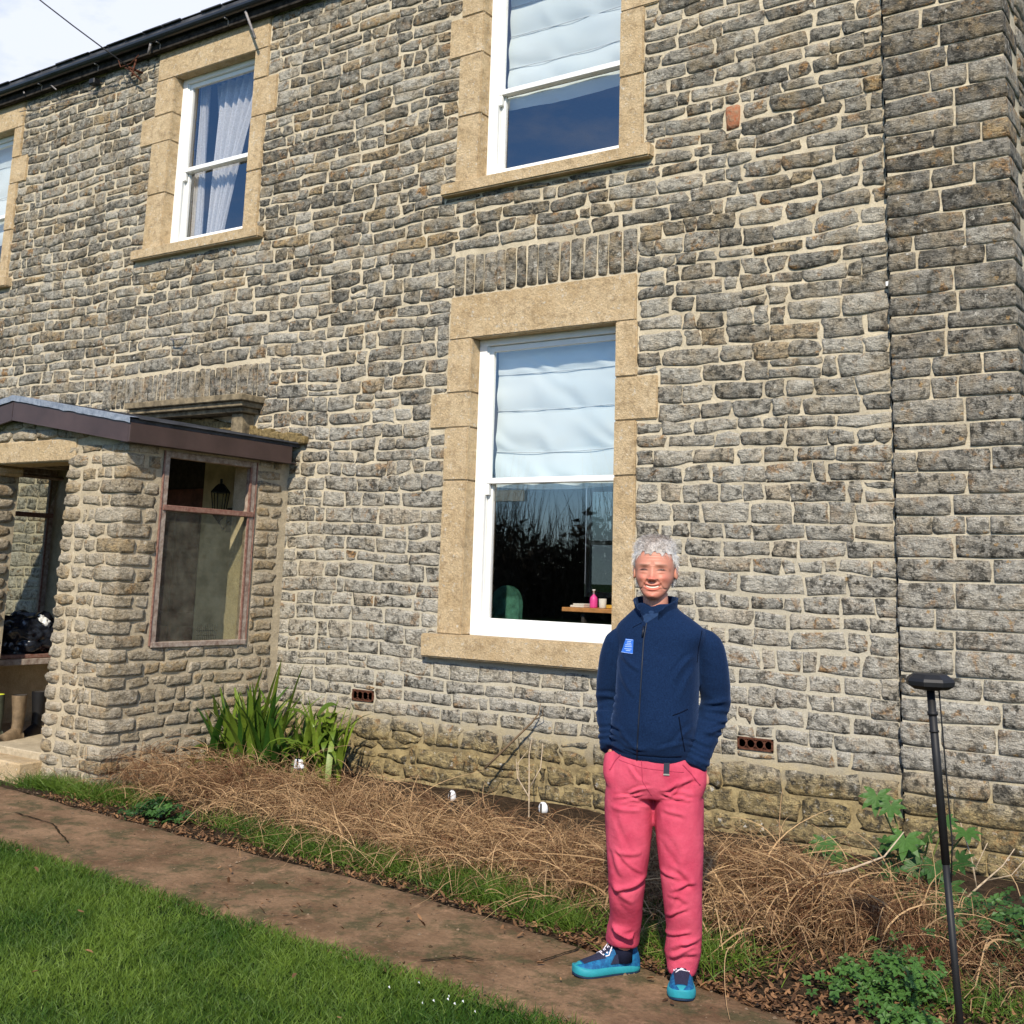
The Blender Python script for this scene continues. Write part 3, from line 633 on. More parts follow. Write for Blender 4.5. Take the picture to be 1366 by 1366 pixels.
for i, (a, b) in enumerate(qz):   # quoins at the front right corner and the doorway jamb
    lx, ly = ((.16, .30) if i % 2 else (.30, .15)); lx *= random.uniform(.8, 1.15); ly *= random.uniform(.8, 1.1)
    V, F = block_stone(FX1-lx, FX1+.014+random.uniform(-.006, .006), FY-.014-random.uniform(-.004, .008), FY+ly, a+.005, b-.007, .05, .007); items.append((V, F, ptone()))
    jl = random.uniform(.12, .26)
    if b > .12:
        V, F = block_stone(DO[1]-.03+random.uniform(-.012, .01), DO[1]+jl, FY-.03, FY+.28, max(a, .1)+.006, b-.010, .22, .008); items.append((V, F, ptone()))
    else: jl = 0
    x = DO[1]+jl+.016; e = FX1-lx-.016
    for r in layout(x, e, a, b, [], (b-a, b-a+.001), (.1, .22), .022, None, None, tall=.1) if e-x > .05 else []:
        V, F = face_stone(r[0], r[1], r[2], r[3]-.003, random.uniform(.004, .014), random.uniform(.05, .25), .006, .012); items.append(([(u, FY-dd, w_) for u, w_, dd in V], F, ptone()))
    jl = random.uniform(.14, .3)
    if b > .12:
        V, F = block_stone(DO[0]-jl, DO[0]+.03+random.uniform(-.01, .02), FY-.03, FY+.28, max(a, .1)+.006, b-.010, .22, .008); items.append((V, F, ptone()))
    for r in layout(FX0, DO[0]-jl-.016, a, b, [], (b-a, b-a+.001), (.1, .26), .022, None, None):
        V, F = face_stone(*r, random.uniform(.004, .014), random.uniform(.05, .25), .006, .012); items.append(([(u, FY-dd, w_) for u, w_, dd in V], F, ptone()))
    y0 = FY+ly+.016; segs = [(y0, YW-.10)]
    if b > WO[2] and a < WO[3]: segs = [(y0, WO[0]-.03), (WO[1]+.03, YW-.09)]
    for s0, s1 in segs:
        if s1-s0 < .05: continue
        for r in layout(s0, s1, a, b, [], (b-a, b-a+.001), (.12, .32), .022, None, None, tall=.1):
            V, F = face_stone(r[0], r[1], r[2], r[3]-.003, random.uniform(.004, .014), random.uniform(.05, .25), .006, .012); tn = ptone(); tn = (tn[0], max(tn[1], .25*(random.random() < .4)), tn[2]); items.append(([(FX1+dd, u, w_) for u, w_, dd in V], F, tn))
gz = [(2.655, 2.76), (2.76, 2.86)]   # gable stones under the roof, and the band beside the lintel
for a, b in gz:
    half = (2.98-b)/.25*1.5-.05
    for r in layout(-9.0-half, -9.0+half, a, b, [], (b-a, b-a+.001), (.12, .3), .02, None, None):
        V, F = face_stone(*r, random.uniform(.015, .03), .35, .006, .01); items.append(([(u, FY-dd, w_) for u, w_, dd in V], F, ptone()))
build_stones(items, porch, MAT['stone_porch'], 290)
box('door_lintel', (lint[0], lint[1], FY-.02, FY+.3, lint[2], lint[3]), MAT['freestone'], porch, .008, tone=(1, 0, 0))
box('corbel', (-9.78, -9.36, FY-.035, FY+.3, 2.39, 2.472), MAT['freestone'], porch, .02, tone=(.2, 0, 0))
# roof: two slopes with fascia and verge
rx = 1.56
for s in (-1, 1):
    xe = -9.0+s*rx; zt = 3.03; ze = 3.03-.25*rx/1.5
    V = [(-9.0, 5.66, zt), (xe, 5.66, ze), (xe, YW, ze), (-9.0, YW, zt)]; V = V+[(x, y, z-.03) for x, y, z in V]
    F = [[0, 1, 2, 3], [7, 6, 5, 4], [0, 4, 5, 1], [1, 5, 6, 2], [2, 6, 7, 3], [3, 7, 4, 0]]
    obj('roof_slope', V, F if s > 0 else [f[::-1] for f in F], MAT['slate'], porch)
    # verge fascia
    V = [(-9.0+s*.003, 5.66, 2.99), (xe, 5.66, ze-.035), (xe, 5.66, ze-.185), (-9.0+s*.003, 5.66, 2.83)]; V = V+[(x, y-.022, z) for x, y, z in V]
    obj('verge_board', V, [[0, 1, 2, 3], [7, 6, 5, 4], [0, 4, 5, 1], [1, 5, 6, 2], [2, 6, 7, 3], [3, 7, 4, 0]], MAT['fascia'], porch)
    box('eave_board', (min(xe, xe+s*.022), max(xe, xe+s*.022), 5.638, YW-.12, ze-.185, ze-.035), MAT['fascia'], porch, .002)
    box('soffit_strip', (min(xe, FX1 if s > 0 else FX0), max(xe, FX1 if s > 0 else FX0), 5.66, YW-.03, ze-.18, ze-.172), MAT['fascia'], porch, 0)
    # felt edge trim along the verge
    nseg = 24; V = []; F = []
    for i in range(nseg+1):
        t = i/nseg; x = -9.0+s*(rx+.03)*t; z = 3.032-.25*(rx+.03)*t/1.5; wv = .008*noise.noise(Vector((x*9, s, 0)))
        V += [(x, 5.625, z-.035+wv), (x, 5.62, z+.012+wv), (x, 5.72, z+.014), (x, 5.72, z+.004)]
    for i in range(nseg):
        for k in range(3): F.append([i*4+k, i*4+k+1, i*4+k+5, i*4+k+4])
    obj('felt_edge', V, F, MAT['felt'], porch, smooth=False)
    for k in range(12):   # slate courses stepping up the slope
        x0, x1 = -9.0+s*(rx+.04-k*.13), -9.0+s*(rx-.12-k*.13); za, zb = 3.03-.25*abs(x0+9)/1.5, 3.03-.25*abs(x1+9)/1.5
        if (x1+9)*s < 0: x1 = -9.0; zb = 3.02
        V = [(x0, 5.70, za+.016), (x0, YW, za+.016), (x1, YW, zb+.006), (x1, 5.70, zb+.006), (x0, 5.70, za+.004), (x0, YW, za+.004)]
        obj('slate_course', V, [[0, 1, 2, 3], [0, 4, 5, 1]], MAT['slate'], porch)
MAT['mossfl'] = simple('mossy_mortar', (.10,.075,.035), .95, .1, .2, 30, 1., c2=(.30,.22,.10), bd=.03)
V = []; F = []
for i in range(41):
    t = i/40; y = 6.95+.62*t; zz = 0
    V += [(-7.55-2.6*t*0, 0, 0)]*0
fl = []
for i in range(30):
    x = -9.9+i*.085; z = 3.03-.25*abs(x+9)/1.5+.03
    fl.append((x, x+.1, YW-.06-.02*random.random(), YW-.002*(i % 2), z-.03, z+.03+.03*random.random()))
boxes('mortar_flashing', fl, MAT['mossfl'], porch, .01)
# side window frames
def porch_window(X, s, full):
    y0, y1, z0, z1 = WO; t = .05; xa, xb = sorted((X-s*.0, X-s*.07)); tr = 2.115
    fr = boxes('window_frame', [(xa, xb, y0, y0+t, z0, z1), (xa, xb, y1-t, y1, z0, z1), (xa, xb, y0+t, y1-t, z1-t, z1), (xa-.012, xb+.012, y0, y1, z0-.012, z0+.03)], MAT['wood'], porch, .004)
    boxes('transom', [(xa-.014, xb+.014, y0+.01, y1-.01, tr-.022, tr+.022)], MAT['redwood'], fr, .004)
    for bb in [(xa-.004, xa+.012, y0+t, y0+t+.014, tr+.022, z1-t), (xb-.01, xb+.006, y1-t-.022, y1-t, tr+.022, z1-t), (xb-.01, xb+.005, y1-t-.02, y1-t, z0+.03, tr-.022), (xb-.01, xb+.005, y0-.014, y0-.001, z0, z1), (xb-.01, xb+.004, y1+.001, y1+.014, z0, z1)]: box('bead', bb, MAT['redwood'], fr, .002)
    xm = (xa+xb)/2
    box('pane', (xm-.002, xm+.002, y0+t-.004, y1-t+.004, z0+.032, tr-.024), MAT['oldglass'], fr, 0)
    if not full:   # stump of the broken casement
        pass
    return fr
porch_window(FX1+.012, 1, False); lw = porch_window(FX0-.012, -1, True)
# tilted top light in the left window
yy0, yy1 = WO[0]+.06, WO[1]-.06; V = [(-10.44, yy0, 2.14), (-10.44, yy1, 2.14), (-10.24, yy1, 2.47), (-10.24, yy0, 2.47)]
obj('tilted_pane', V+[(x+.006, y, z) for x, y, z in V], [[0, 1, 2, 3], [7, 6, 5, 4], [0, 4, 5, 1], [1, 5, 6, 2], [2, 6, 7, 3], [3, 7, 4, 0]], MAT['oldglass'], lw)
tubes('tilted_rail', [([(-10.235, yy0, 2.48), (-10.235, yy1, 2.48)], .022)], MAT['wood'], lw, n=4, smooth=False)
tubes('stay', [([(-10.40, 6.45, 2.13), (-10.37, 6.45, 2.22), (-10.40, 6.46, 2.32)], .008)], MAT['black'], lw, n=5)
# step and floor
box('step', (-10.4, DO[1]+.02, FY-.20, FY+.1, -.1, .13), MAT['freestone'], porch, .012, tone=(.4, 0, 0)); box('threshold', (FX0+.02, FX1-.28, FY+.1, YW, -.1, .16), MAT['mortar_porch'], porch, .006)
# inside: rendered pier, dark door
box('rendered_wall', (-8.62, -7.82, YW-.06, YW+.02, .16, 2.9), MAT['render'], porch, .004)
V2, F2 = face_stone(-8.04, -7.83, .2, 2.75, .02, .2, .012, .02); obj('ragged_render_edge', [(u, YW-.06-dd, w_) for u, w_, dd in V2], F2, MAT['mortar_porch'], porch, smooth=True)
dr = box('door', (-9.62, -8.60, YW+.05, YW+.10, .1, 2.40), MAT['reddoor'], house, .004)
boxes('door_panel', [(-9.4, -9.1, YW+.035, YW+.052, .3, 1.1), (-9.04, -8.74, YW+.035, YW+.052, .3, 1.1), (-9.4, -9.1, YW+.035, YW+.052, 1.22, 2.2), (-9.04, -8.74, YW+.035, YW+.052, 1.22, 2.2)], MAT['reddoor'], dr, .01)
box('dark_transom', (-9.62, -8.42, YW+.06, YW+.1, 2.402, 3.0), MAT['dark'], house, 0)
box('stone_return', (-10.44, -9.54, YW-.05, YW-.02, .16, 2.7), MAT['stone_porch'], porch, 0, tone=(.3, .1, 0))
# lantern
ln = root('wall_lantern', (-8.27, YW-.06, 2.2), 'black coach lantern on the cream wall inside the porch', 'lantern')
lx, ly = -8.22, YW-.2
obj('roof_cap', *lathe([(.088, 2.33), (.09, 2.34), (.05, 2.39), (.03, 2.41), (.012, 2.42), (.012, 2.46)], lx, ly, 6), MAT['black'], ln); obj('base', *lathe([(.01, 2.07), (.03, 2.09), (.055, 2.12), (.06, 2.13)], lx, ly, 6), MAT['black'], ln)
tubes('bars', [([(lx+.055*math.cos(a), ly+.055*math.sin(a), 2.13), (lx+.082*math.cos(a), ly+.082*math.sin(a), 2.33)], .006) for a in [k*math.pi/3 for k in range(6)]], MAT['black'], ln, n=4)
obj('glass', *lathe([(.05, 2.131), (.076, 2.329)], lx, ly, 6), MAT['oldglass'], ln)
tubes('arm', [([(lx, YW-.06, 2.10), (lx, YW-.14, 2.0), (lx, ly, 2.07)], .01)], MAT['black'], ln); box('back_plate', (lx-.04, lx+.04, YW-.075, YW-.055, 1.98, 2.2), MAT['black'], ln)
# basket on the sill
bk = root('wire_basket', (-7.9, 6.95, 1.05), 'small dark wire basket behind the bottom right of the porch window', 'basket')
tubes('wires', [([(-7.72, 6.72+.02*k, 1.05), (-7.72, 6.72+.02*k, 1.16+.01*(k % 3))], .003) for k in range(11)]+[([(-7.72, 6.71, z), (-7.72, 6.93, z)], .004) for z in (1.05, 1.09, 1.13)], MAT['black'], bk, n=4)
# bench, bag, boots
bn = root('wooden_bench', (-10.1, 6.5, .16), 'rough brown plank bench along the left inside of the porch', 'bench')
box('top_board', (-10.2, -9.62, 5.98+.08, 7.3, .795, .83), MAT['redwood'], bn, .004); box('top_rail', (-9.64, -9.60, 6.06, 7.3, .74, .792), MAT['wood'], bn, .003)
for y in (6.1, 7.2): box('leg', (-9.70, -9.64, y, y+.06, .16, .74), MAT['wood'], bn, .003)
MAT['bag'] = simple('black_bin_bag', (.012,.014,.02), .25, .6, .1); MAT['card'] = simple('grey_card', (.16,.17,.20), .8, .2, .3, 30); MAT['maroon'] = simple('maroon_plastic', (.25,.03,.03), .5, .4, .1)
def blob(name, c, s, mats, parent=None, amp=.25, fr=2.5, sub=4, rid=False):
    bm = bmesh.new(); bmesh.ops.create_icosphere(bm, subdivisions=sub, radius=1)
    for v in bm.verts:
        d = v.co.normalized(); n = noise.noise(d*fr+Vector(c)*3); n2 = 1-abs(noise.noise(d*fr*2+Vector(c)))*2
        k = 1+amp*n+(amp*.45*n2 if rid else 0); v.co = Vector((c[0]+d.x*s[0]*k, c[1]+d.y*s[1]*k, c[2]+max(d.z, -.62)*s[2]*k))
    return bmobj(name, bm, mats, parent, smooth=True)
bg_ = root('bin_bag', (-9.85, 6.55, .83), 'open black bin bag full of rubbish on the porch bench', 'bag')
blob('bag', (-9.85, 6.52, .97), (.22, .33, .20), MAT['bag'], bg_, .35, 2.2, 5, True)
box('card', (-9.84, -9.80, 6.42, 6.60, 1.05, 1.19), MAT['card'], bg_); blob('crumpled_paper', (-9.74, 6.60, 1.10), (.06, .09, .07), MAT['white'], bg_, .4, 3)
props(box('maroon_tray', (-9.95, -9.66, 6.86, 7.1, .831, .99), MAT['maroon'], None, .01), 'maroon plastic tub beside the black bag on the bench', 'tub')
props(blob('bin_bag', (-9.9, 6.15, .98), (.17, .14, .19), MAT['bag'], None, .3, 2.4, 4, True), 'darker black bag at the left end of the bench by the doorway edge', 'bag')
def boot(x, y, rz, mt, lining, label, lean=0.):
    r = root('wellington_boot', (x, y, .16), label, 'boot', 'wellington boots under the porch bench', rz)
    n = 20; V = []; F = []
    prof = [(.0, .0, .05, .045), (.0, .05, .052, .045), (.005, .12, .05, .045), (.008, .2, .055, .052), (.0, .3, .062, .060), (-.005, .36, .065, .064)]
    for (cy, z, a, b) in prof:
        for k in range(n): t = 2*math.pi*k/n; V.append((b*math.cos(t)+lean*z*.6, cy+a*math.sin(t), z))
    m_ = len(prof)
    for j in range(m_-1):
        for k in range(n): F.append([j*n+k, j*n+(k+1) % n, (j+1)*n+(k+1) % n, (j+1)*n+k])
    o1 = link('shaft', np_mesh('shaft', V, F), r, mt, True)
    o2 = link('lining', np_mesh('lining', [(b*.94*math.cos(2*math.pi*k/n)+lean*z*.6, cy+a*.94*math.sin(2*math.pi*k/n), z+.002) for (cy, z, a, b) in prof[-1:]+[(0, .28, .05, .05)] for k in range(n)], [[k, n+k, n+(k+1) % n, (k+1) % n] for k in range(n)]+[[n+k for k in range(n)]]), r, lining, True)
    V = []; F = []; fs = [(.05, .045, .07), (.0, .048, .11), (-.06, .045, .09), (-.13, .05, .062), (-.18, .042, .05), (-.205, .02, .03)]
    for (y_, ww, h) in fs:
        for k in range(12): t = math.pi*k/11; V.append((ww*math.cos(t), y_, max(.0, h*math.sin(t))))
    for j in range(len(fs)-1):
        for k in range(11): F.append([j*12+k, (j+1)*12+k, (j+1)*12+k+1, j*12+k+1])
    F.append([(len(fs)-1)*12+k for k in range(12)]); F.append(list(range(12))[::-1])
    link('foot', np_mesh('foot', V, F), r, mt, True)
MAT['bootg'] = simple('olive_rubber', (.05,.055,.035), .5, .4, .2); MAT['boott'] = simple('muddy_tan_rubber', (.17,.12,.07), .6, .3, .2); MAT['yl'] = simple('lime_lining', (.45,.48,.04), .7, .2, .1)
boot(-9.27, 6.16, .3, MAT['boott'], MAT['dark'], 'muddy tan wellington boot nearest the doorway jamb'); boot(-9.40, 6.05, .2, MAT['bootg'], MAT['yl'], 'olive wellington boot showing its lime yellow lining', -.1)
boot(-9.42, 6.45, .5, MAT['black'], MAT['dark'], 'black wellington boot behind the tan boot')

# ------------------------------------------------------------------ ground
def lerp_curve(P, x):
    for (a, b), (c, d) in zip(P[:-1], P[1:]):
        if x <= c: return b+(d-b)*(x-a)/(c-a)
    return P[-1][1]
PT = [(-16, 5.95), (-9.5, 5.56), (-8.3, 5.42), (-6.33, 5.25), (-4.92, 5.18), (-4.05, 5.15), (-3.07, 4.98), (-2.05, 4.75), (-1.69, 4.66), (2, 4.1)]
PB = [(-16, 4.9), (-9.0, 4.55), (-6.64, 4.375), (-5.1, 4.257), (-3.94, 4.167), (-3.31, 4.156), (-2.65, 4.09), (-2.36, 4.08), (2, 3.6)]
def pe(P, x, s): return lerp_curve(P, x)+.03*noise.noise(Vector((x*2.3, s, 0)))+.018*noise.noise(Vector((x*9, s, 4)))
M, t, b = mat('lawn_soil', .95, .1); P = pos(t)
t.links.new(mix(t, ramp(t, noise_n(t, P, 3, 8, .7), .35, .65), (.018, .035, .008), (.05, .085, .018)), b.inputs['Base Color']); bump(t, b, noise_n(t, P, 30, 6), .8, .03); MAT['lawnsoil'] = M
go = obj('ground', [(-400, -400, -.045), (400, -400, -.045), (400, 400, -.045), (-400, 400, -.045)], [[0, 1, 2, 3]], MAT['lawnsoil']); props(go, kind='structure')
def strip(name, fa, fb, x0, x1, nx, ny, zf, mats, kind='structure'):
    V = []; F = []
    for i in range(nx+1):
        x = x0+(x1-x0)*i/nx; a, b_ = fa(x), fb(x)
        for j in range(ny+1): y = a+(b_-a)*j/ny; V.append((x, y, zf(x, y, j/ny)))
    for i in range(nx):
        for j in range(ny): k = i*(ny+1)+j; F.append([k, k+ny+1, k+ny+2, k+1])
    o = obj(name, V, F, mats, smooth=True); props(o, kind=kind); return o
M, t, b = mat('old_path_concrete', .85, .25); P = pos(t); n1 = noise_n(t, P, 2.2, 8, .65); n2 = noise_n(t, P, 45, 6, .75); n3 = noise_n(t, P, 5, 7, .7)
c = mix(t, ramp(t, n1, .35, .65), (.10, .055, .026), (.235, .145, .08))
c = mix(t, math_n(t, 'MULTIPLY', ramp(t, n3, .48, .60), .85), c, (.062, .055, .022))
c = mix(t, math_n(t, 'MULTIPLY', ramp(t, noise_n(t, P, 11, 6, .7), .55, .7), .6), c, (.34, .20, .115))
c = mix(t, 1., c, ramp(t, n2, .25, .75, (.6,.6,.6,1), (1.4,1.4,1.4,1)), 'MULTIPLY')
t.links.new(c, b.inputs['Base Color']); bump(t, b, math_n(t, 'ADD', n3, math_n(t, 'MULTIPLY', n2, .3)), .6, .02); MAT['path'] = M
strip('path', lambda x: pe(PB, x, 1)-.02, lambda x: pe(PT, x, 2), -16, 2, 420, 14, lambda x, y, s: .006*noise.noise(Vector((x*1.5, y*1.5, 0)))-.03*(s < .001 or s > .999)-.004*(abs(((x+.65*(y-4.1)+2.60))) < .022), MAT['path'])
CRK = [[(-2.906, 4.558), (-2.858, 4.826), (-2.938, 5.17)], [(-3.305, 4.25), (-3.198, 4.405), (-3.081, 4.438)], [(-7.246, 4.867), (-6.774, 4.826), (-6.169, 4.538)]]
n = 2600; X = rng.uniform(-8, -.8, n); f_ = rng.random(n); e_ = rng.random(n) < .5; yb_ = np.array([pe(PB, x, 1) for x in X]); yt_ = np.array([pe(PT, x, 2) for x in X]); f_ = np.where(e_, np.where(rng.random(n) < .6, 1-f_**3*.3, f_**3*.2), f_); Y = yb_+(yt_-yb_)*f_
a = rng.uniform(0, 6.28, n); s_ = rng.uniform(.0015, .005, n)*(1+1.2*(rng.random(n) < .06)); V = np.zeros((n, 5, 3))
for k, (px, py, pz) in enumerate([(-1, -.6, 0), (1, -.8, 0), (.9, .7, 0), (-.8, .8, 0), (0, 0, .9)]): V[:, k, 0] = X+s_*(px*np.cos(a)-py*np.sin(a)); V[:, k, 1] = Y+s_*(px*np.sin(a)+py*np.cos(a)); V[:, k, 2] = .002+s_*pz
F = (np.arange(n)[:, None, None]*5+np.array([[0, 1, 4], [1, 2, 4], [2, 3, 4], [3, 0, 4]])[None]).reshape(-1, 3); tn = np.zeros((n, 3)); tn[:, 0] = rng.random(n)
props(obj('path_grit', V.reshape(-1, 3), F, tinted('grit', (.06,.04,.022), (.24,.17,.11), .9, .1), tone=np.repeat(tn, 5, axis=0)), 'scattered grit and crumbs of soil on the path', 'grit', kind='stuff')
for pts_ in CRK:
    pp_ = [(x+.010*noise.noise(Vector((x*30, y*30, 0))), y+.010*noise.noise(Vector((x*30, y*30, 5)))) for (xa, ya), (xb, yb2) in zip(pts_[:-1], pts_[1:]) for x, y in [(xa+(xb-xa)*k/14, ya+(yb2-ya)*k/14) for k in range(14)]]
    V = []; F = []
    for i in range(len(pp_)-1):
        (xa, ya), (xb, yb2) = pp_[i], pp_[i+1]; l_ = math.hypot(xb-xa, yb2-ya)+1e-9; nx_, ny_ = -(yb2-ya)/l_, (xb-xa)/l_; w0 = .006+.004*noise.noise(Vector((xa*20, ya*20, 2)))
        V += [(xa-nx_*w0, ya-ny_*w0, .007), (xa+nx_*w0, ya+ny_*w0, .007)]
    for i in range(len(V)//2-1): F.append([2*i, 2*i+2, 2*i+3, 2*i+1])
    props(obj('path_crack', V, F, simple('crack_dirt', (.03,.022,.012), 1, .05, .3, 60), None), kind='structure')
M, t, b = mat('bed_soil', .95, .1); P = pos(t)
t.links.new(mix(t, ramp(t, noise_n(t, P, 14, 8, .75), .35, .65), (.022, .015, .009), (.085, .055, .032)), b.inputs['Base Color']); bump(t, b, noise_n(t, P, 35, 7, .7), 1., .04); MAT['soil'] = M
def bedz(x, y, s=0): return -.02+.05*min(1, max(0, (y-lerp_curve(PT, x))/1.2))+.02*noise.noise(Vector((x*3, y*3, 1)))
strip('flower_bed', lambda x: pe(PT, x, 2)-.03, lambda x: YW+.05, -16, 3, 300, 40, bedz, MAT['soil'])

# ------------------------------------------------------------------ blades and strands
def ribbons(base, dirv, length, width, bendv, segs, tip=.15, side=None, curve=2.0):
    """base (n,3), dirv (n,3) unit start direction, bendv (n,3) added with t**curve"""
    n = len(base); t = np.linspace(0, 1, segs+1)[None, :, None]
    P = base[:, None, :]+dirv[:, None, :]*length[:, None, None]*t+bendv[:, None, :]*t**curve
    if side is None:
        side = np.cross(dirv, rng.normal(size=(n, 3))); side /= np.linalg.norm(side, axis=1)[:, None]+1e-9
    wt = width[:, None, None]*(1-(1-tip)*t**1.5)*.5
    Lf = P-side[:, None, :]*wt; Rt = P+side[:, None, :]*wt
    V = np.stack([Lf, Rt], 2).reshape(n, (segs+1)*2, 3)
    q = []
    for k in range(segs): q.append([2*k, 2*k+1, 2*k+3, 2*k+2])
    q = np.array(q); F = (np.arange(n)[:, None, None]*(segs+1)*2+q[None]).reshape(-1, 4)
    return V.reshape(-1, 3), F
def rep(tn, k): return np.repeat(tn, k, axis=0)
MAT['grass'] = tinted('grass_blades', (.035,.088,.008), (.145,.225,.028), .55, .3, .3)
MAT['straw'] = tinted('dead_stems', (.11,.045,.02), (.50,.33,.17), .75, .2, .15)
MAT['leafgreen'] = tinted('strap_leaves', (.030,.085,.010), (.20,.28,.03), .45, .45, .3)
MAT['darkleaf'] = tinted('dark_leaves', (.014,.048,.011), (.06,.14,.025), .5, .3, .2)
MAT['litter'] = tinted('leaf_litter', (.06,.03,.016), (.30,.16,.075), .8, .2, .1)
def grass(name, X, Y, hlo, hhi, wd, Z=None, lean=.5, mats=None, parent=None, yel=.06):
    n = len(X); Z = np.zeros(n)-.02 if Z is None else Z
    a = rng.uniform(0, 2*np.pi, n); k = rng.uniform(0, lean, n); d = np.stack([np.cos(a)*k, np.sin(a)*k, np.ones(n)], 1); d /= np.linalg.norm(d, axis=1)[:, None]
    ln = rng.uniform(hlo, hhi, n); bend = np.stack([np.cos(a), np.sin(a), -.5*np.ones(n)], 1)*(ln*rng.uniform(.1, .7, n))[:, None]
    V, F = ribbons(np.stack([X, Y, Z], 1), d, ln, np.full(n, wd)*rng.uniform(.7, 1.3, n), bend, 3)
    patch = np.array([noise.noise(Vector((x*1.7, y*1.7, 0)))+.5*noise.noise(Vector((x*6, y*6, 2))) for x, y in zip(X[::1], Y[::1])])
    tn = np.zeros((n, 3)); tn[:, 0] = np.clip(.42+patch*.75+rng.normal(0, .16, n), 0, 1); tn[rng.random(n) < yel, 0] = 1.35
    o = obj(name, V, F, mats or MAT['grass'], parent, tone=rep(tn, 8)); return o
def lawn_pts(n, x0, x1, y0, over=.03):
    X = rng.uniform(x0, x1, n); U = rng.random(n); yb = np.array([pe(PB, x, 1) for x in X])+over*rng.uniform(-.6, 1, n); Y = y0+(yb-y0)*U; return X, Y
X1, Y1 = lawn_pts(95000, -7.2, -1.2, 2.5); X2, Y2 = lawn_pts(30000, -13, -6.9, 2.8); X3, Y3 = lawn_pts(26000, -8, 3, .3)
X = np.concatenate([X1, X2, X3]); Y = np.concatenate([Y1, Y2, Y3])
bare = np.array([noise.noise(Vector((x*2.1+5, y*2.1, 3))) for x, y in zip(X, Y)]); keep = (rng.random(len(X)) > np.clip((bare-.28)*3, 0, .75)); X, Y = X[keep], Y[keep]
props(grass('lawn_grass', X, Y,   .025, .068, .0038, lean=.7), 'short bright green lawn grass in front of the path', 'grass', kind='stuff')
# tufts of grass along the path edge
def tuft_pts(cs, n):
    X = []; Y = []
    for (cx, cy, rx_, ry_, w_) in cs:
        k = int(n*w_); X.append(rng.normal(cx, rx_, k)); Y.append(rng.normal(cy, ry_, k))
    return np.concatenate(X), np.concatenate(Y)
TX, TY = tuft_pts([(-7.75, 5.58, .30, .05, 1.3), (-7.2, 5.62, .2, .10, .8), (-5.35, 5.48, .16, .08, .6), (-5.0, 5.40, .25, .07, .6), (-4.45, 5.40, .18, .07, .8), (-3.85, 5.38, .13, .08, 1.0), (-3.55, 5.28, .12, .06, .7), (-3.2, 5.15, .12, .05, .5), (-2.45, 5.1, .18, .12, .7), (-2.9, 5.5, .3, .15, .4), (-5.9, 5.55, .2, .05, .3), (-1.2, 5.2, .25, .1, .4)], 1500)
props(grass('edge_grass', TX, TY, .06, .17, .005, Z=np.array([bedz(x, y)-.01 for x, y in zip(TX, TY)]), lean=1.1, yel=.03), 'dark green grass tufts along the far edge of the path', 'grass', kind='stuff')
# dead stems: arching, drooping, tangled
def stems(n, cx, cy, sx, sy, h, spread, wd, tone0, toneS, drop=1.0, zoff=0):
    X = rng.normal(cx, sx, n); Y = rng.normal(cy, sy, n); Y = np.minimum(Y, YW-.08); Z = np.array([bedz(x, y) for x, y in zip(X, Y)])+rng.uniform(0, h*.45, n)+zoff
    cl = np.array([noise.noise(Vector((x*4.5, y*4.5, 7))) for x, y in zip(X, Y)]); kk = cl > rng.uniform(-.55, .05, n); X, Y, Z, cl = X[kk], Y[kk], Z[kk], cl[kk]; n = len(X); Z = Z+np.clip(cl, -.1, .6)*h*.5
    a = rng.uniform(0, 2*np.pi, n); a = np.where(rng.random(n) < .45, rng.normal(-np.pi/2-.3, .8, n), a); k = rng.uniform(.15, 1.6, n)
    d = np.stack([np.cos(a)*k, np.sin(a)*k, rng.uniform(.25, 2.2, n)], 1); d /= np.linalg.norm(d, axis=1)[:, None]
    ln = rng.uniform(.35, 1.2, n)*spread*.85; b = np.stack([np.cos(a+rng.normal(0, .7, n)), np.sin(a+rng.normal(0, .7, n)), -drop*rng.uniform(.3, 2.4, n)], 1)*(ln*.55)[:, None]
    V, F = ribbons(np.stack([X, Y, Z], 1), d, ln, wd*rng.uniform(.35, 1.3, n), b, 7, tip=.4)
    V = V.reshape(n, 16, 3); zmin = np.array([bedz(x, y) for x, y in zip(X, Y)])[:, None]+.004; V[:, :, 2] = np.maximum(V[:, :, 2], zmin+rng.uniform(0, .05, (n, 1))); V[:, :, 1] = np.minimum(V[:, :, 1], YW-.03)
    tn = np.zeros((n, 3)); tn[:, 0] = np.clip(rng.normal(tone0, toneS*1.2, n)+.75*np.array([noise.noise(Vector((x*5, y*5, 0))) for x, y in zip(X, Y)]), 0, 1.3)
    return V.reshape(-1, 3), F, rep(tn, 16)
def merge(lst):
    V = []; F = []; T = []; o = 0
    for v, f, t_ in lst: V.append(v); F.append(f+o); T.append(t_); o += len(v)
    return np.vstack(V), np.vstack(F), np.vstack(T)
S1 = merge([stems(4600, -6.75, 6.02, .42, .22, .46, .26, .0045, .35, .22), stems(3600, -5.85, 6.15, .4, .25, .32, .30, .0045, .5, .25), stems(600, -5.9, 6.0, .4, .2, .3, .4, .007, .85, .2)])
props(obj('dead_stems', S1[0], S1[1], MAT['straw'], tone=S1[2]), 'tangle of dead brown stems in front of the green strap-leaved plants', 'dead stems', kind='stuff')
S2 = merge([stems(4000, -4.9, 5.98, .45, .26, .27, .30, .0045, .55, .25), stems(4000, -3.95, 5.88, .42, .24, .28, .30, .0045, .5, .28), stems(3600, -3.2, 5.85, .35, .26, .36, .34, .0045, .42, .28), stems(1000, -4.1, 5.8, .7, .2, .22, .45, .007, .9, .18)])
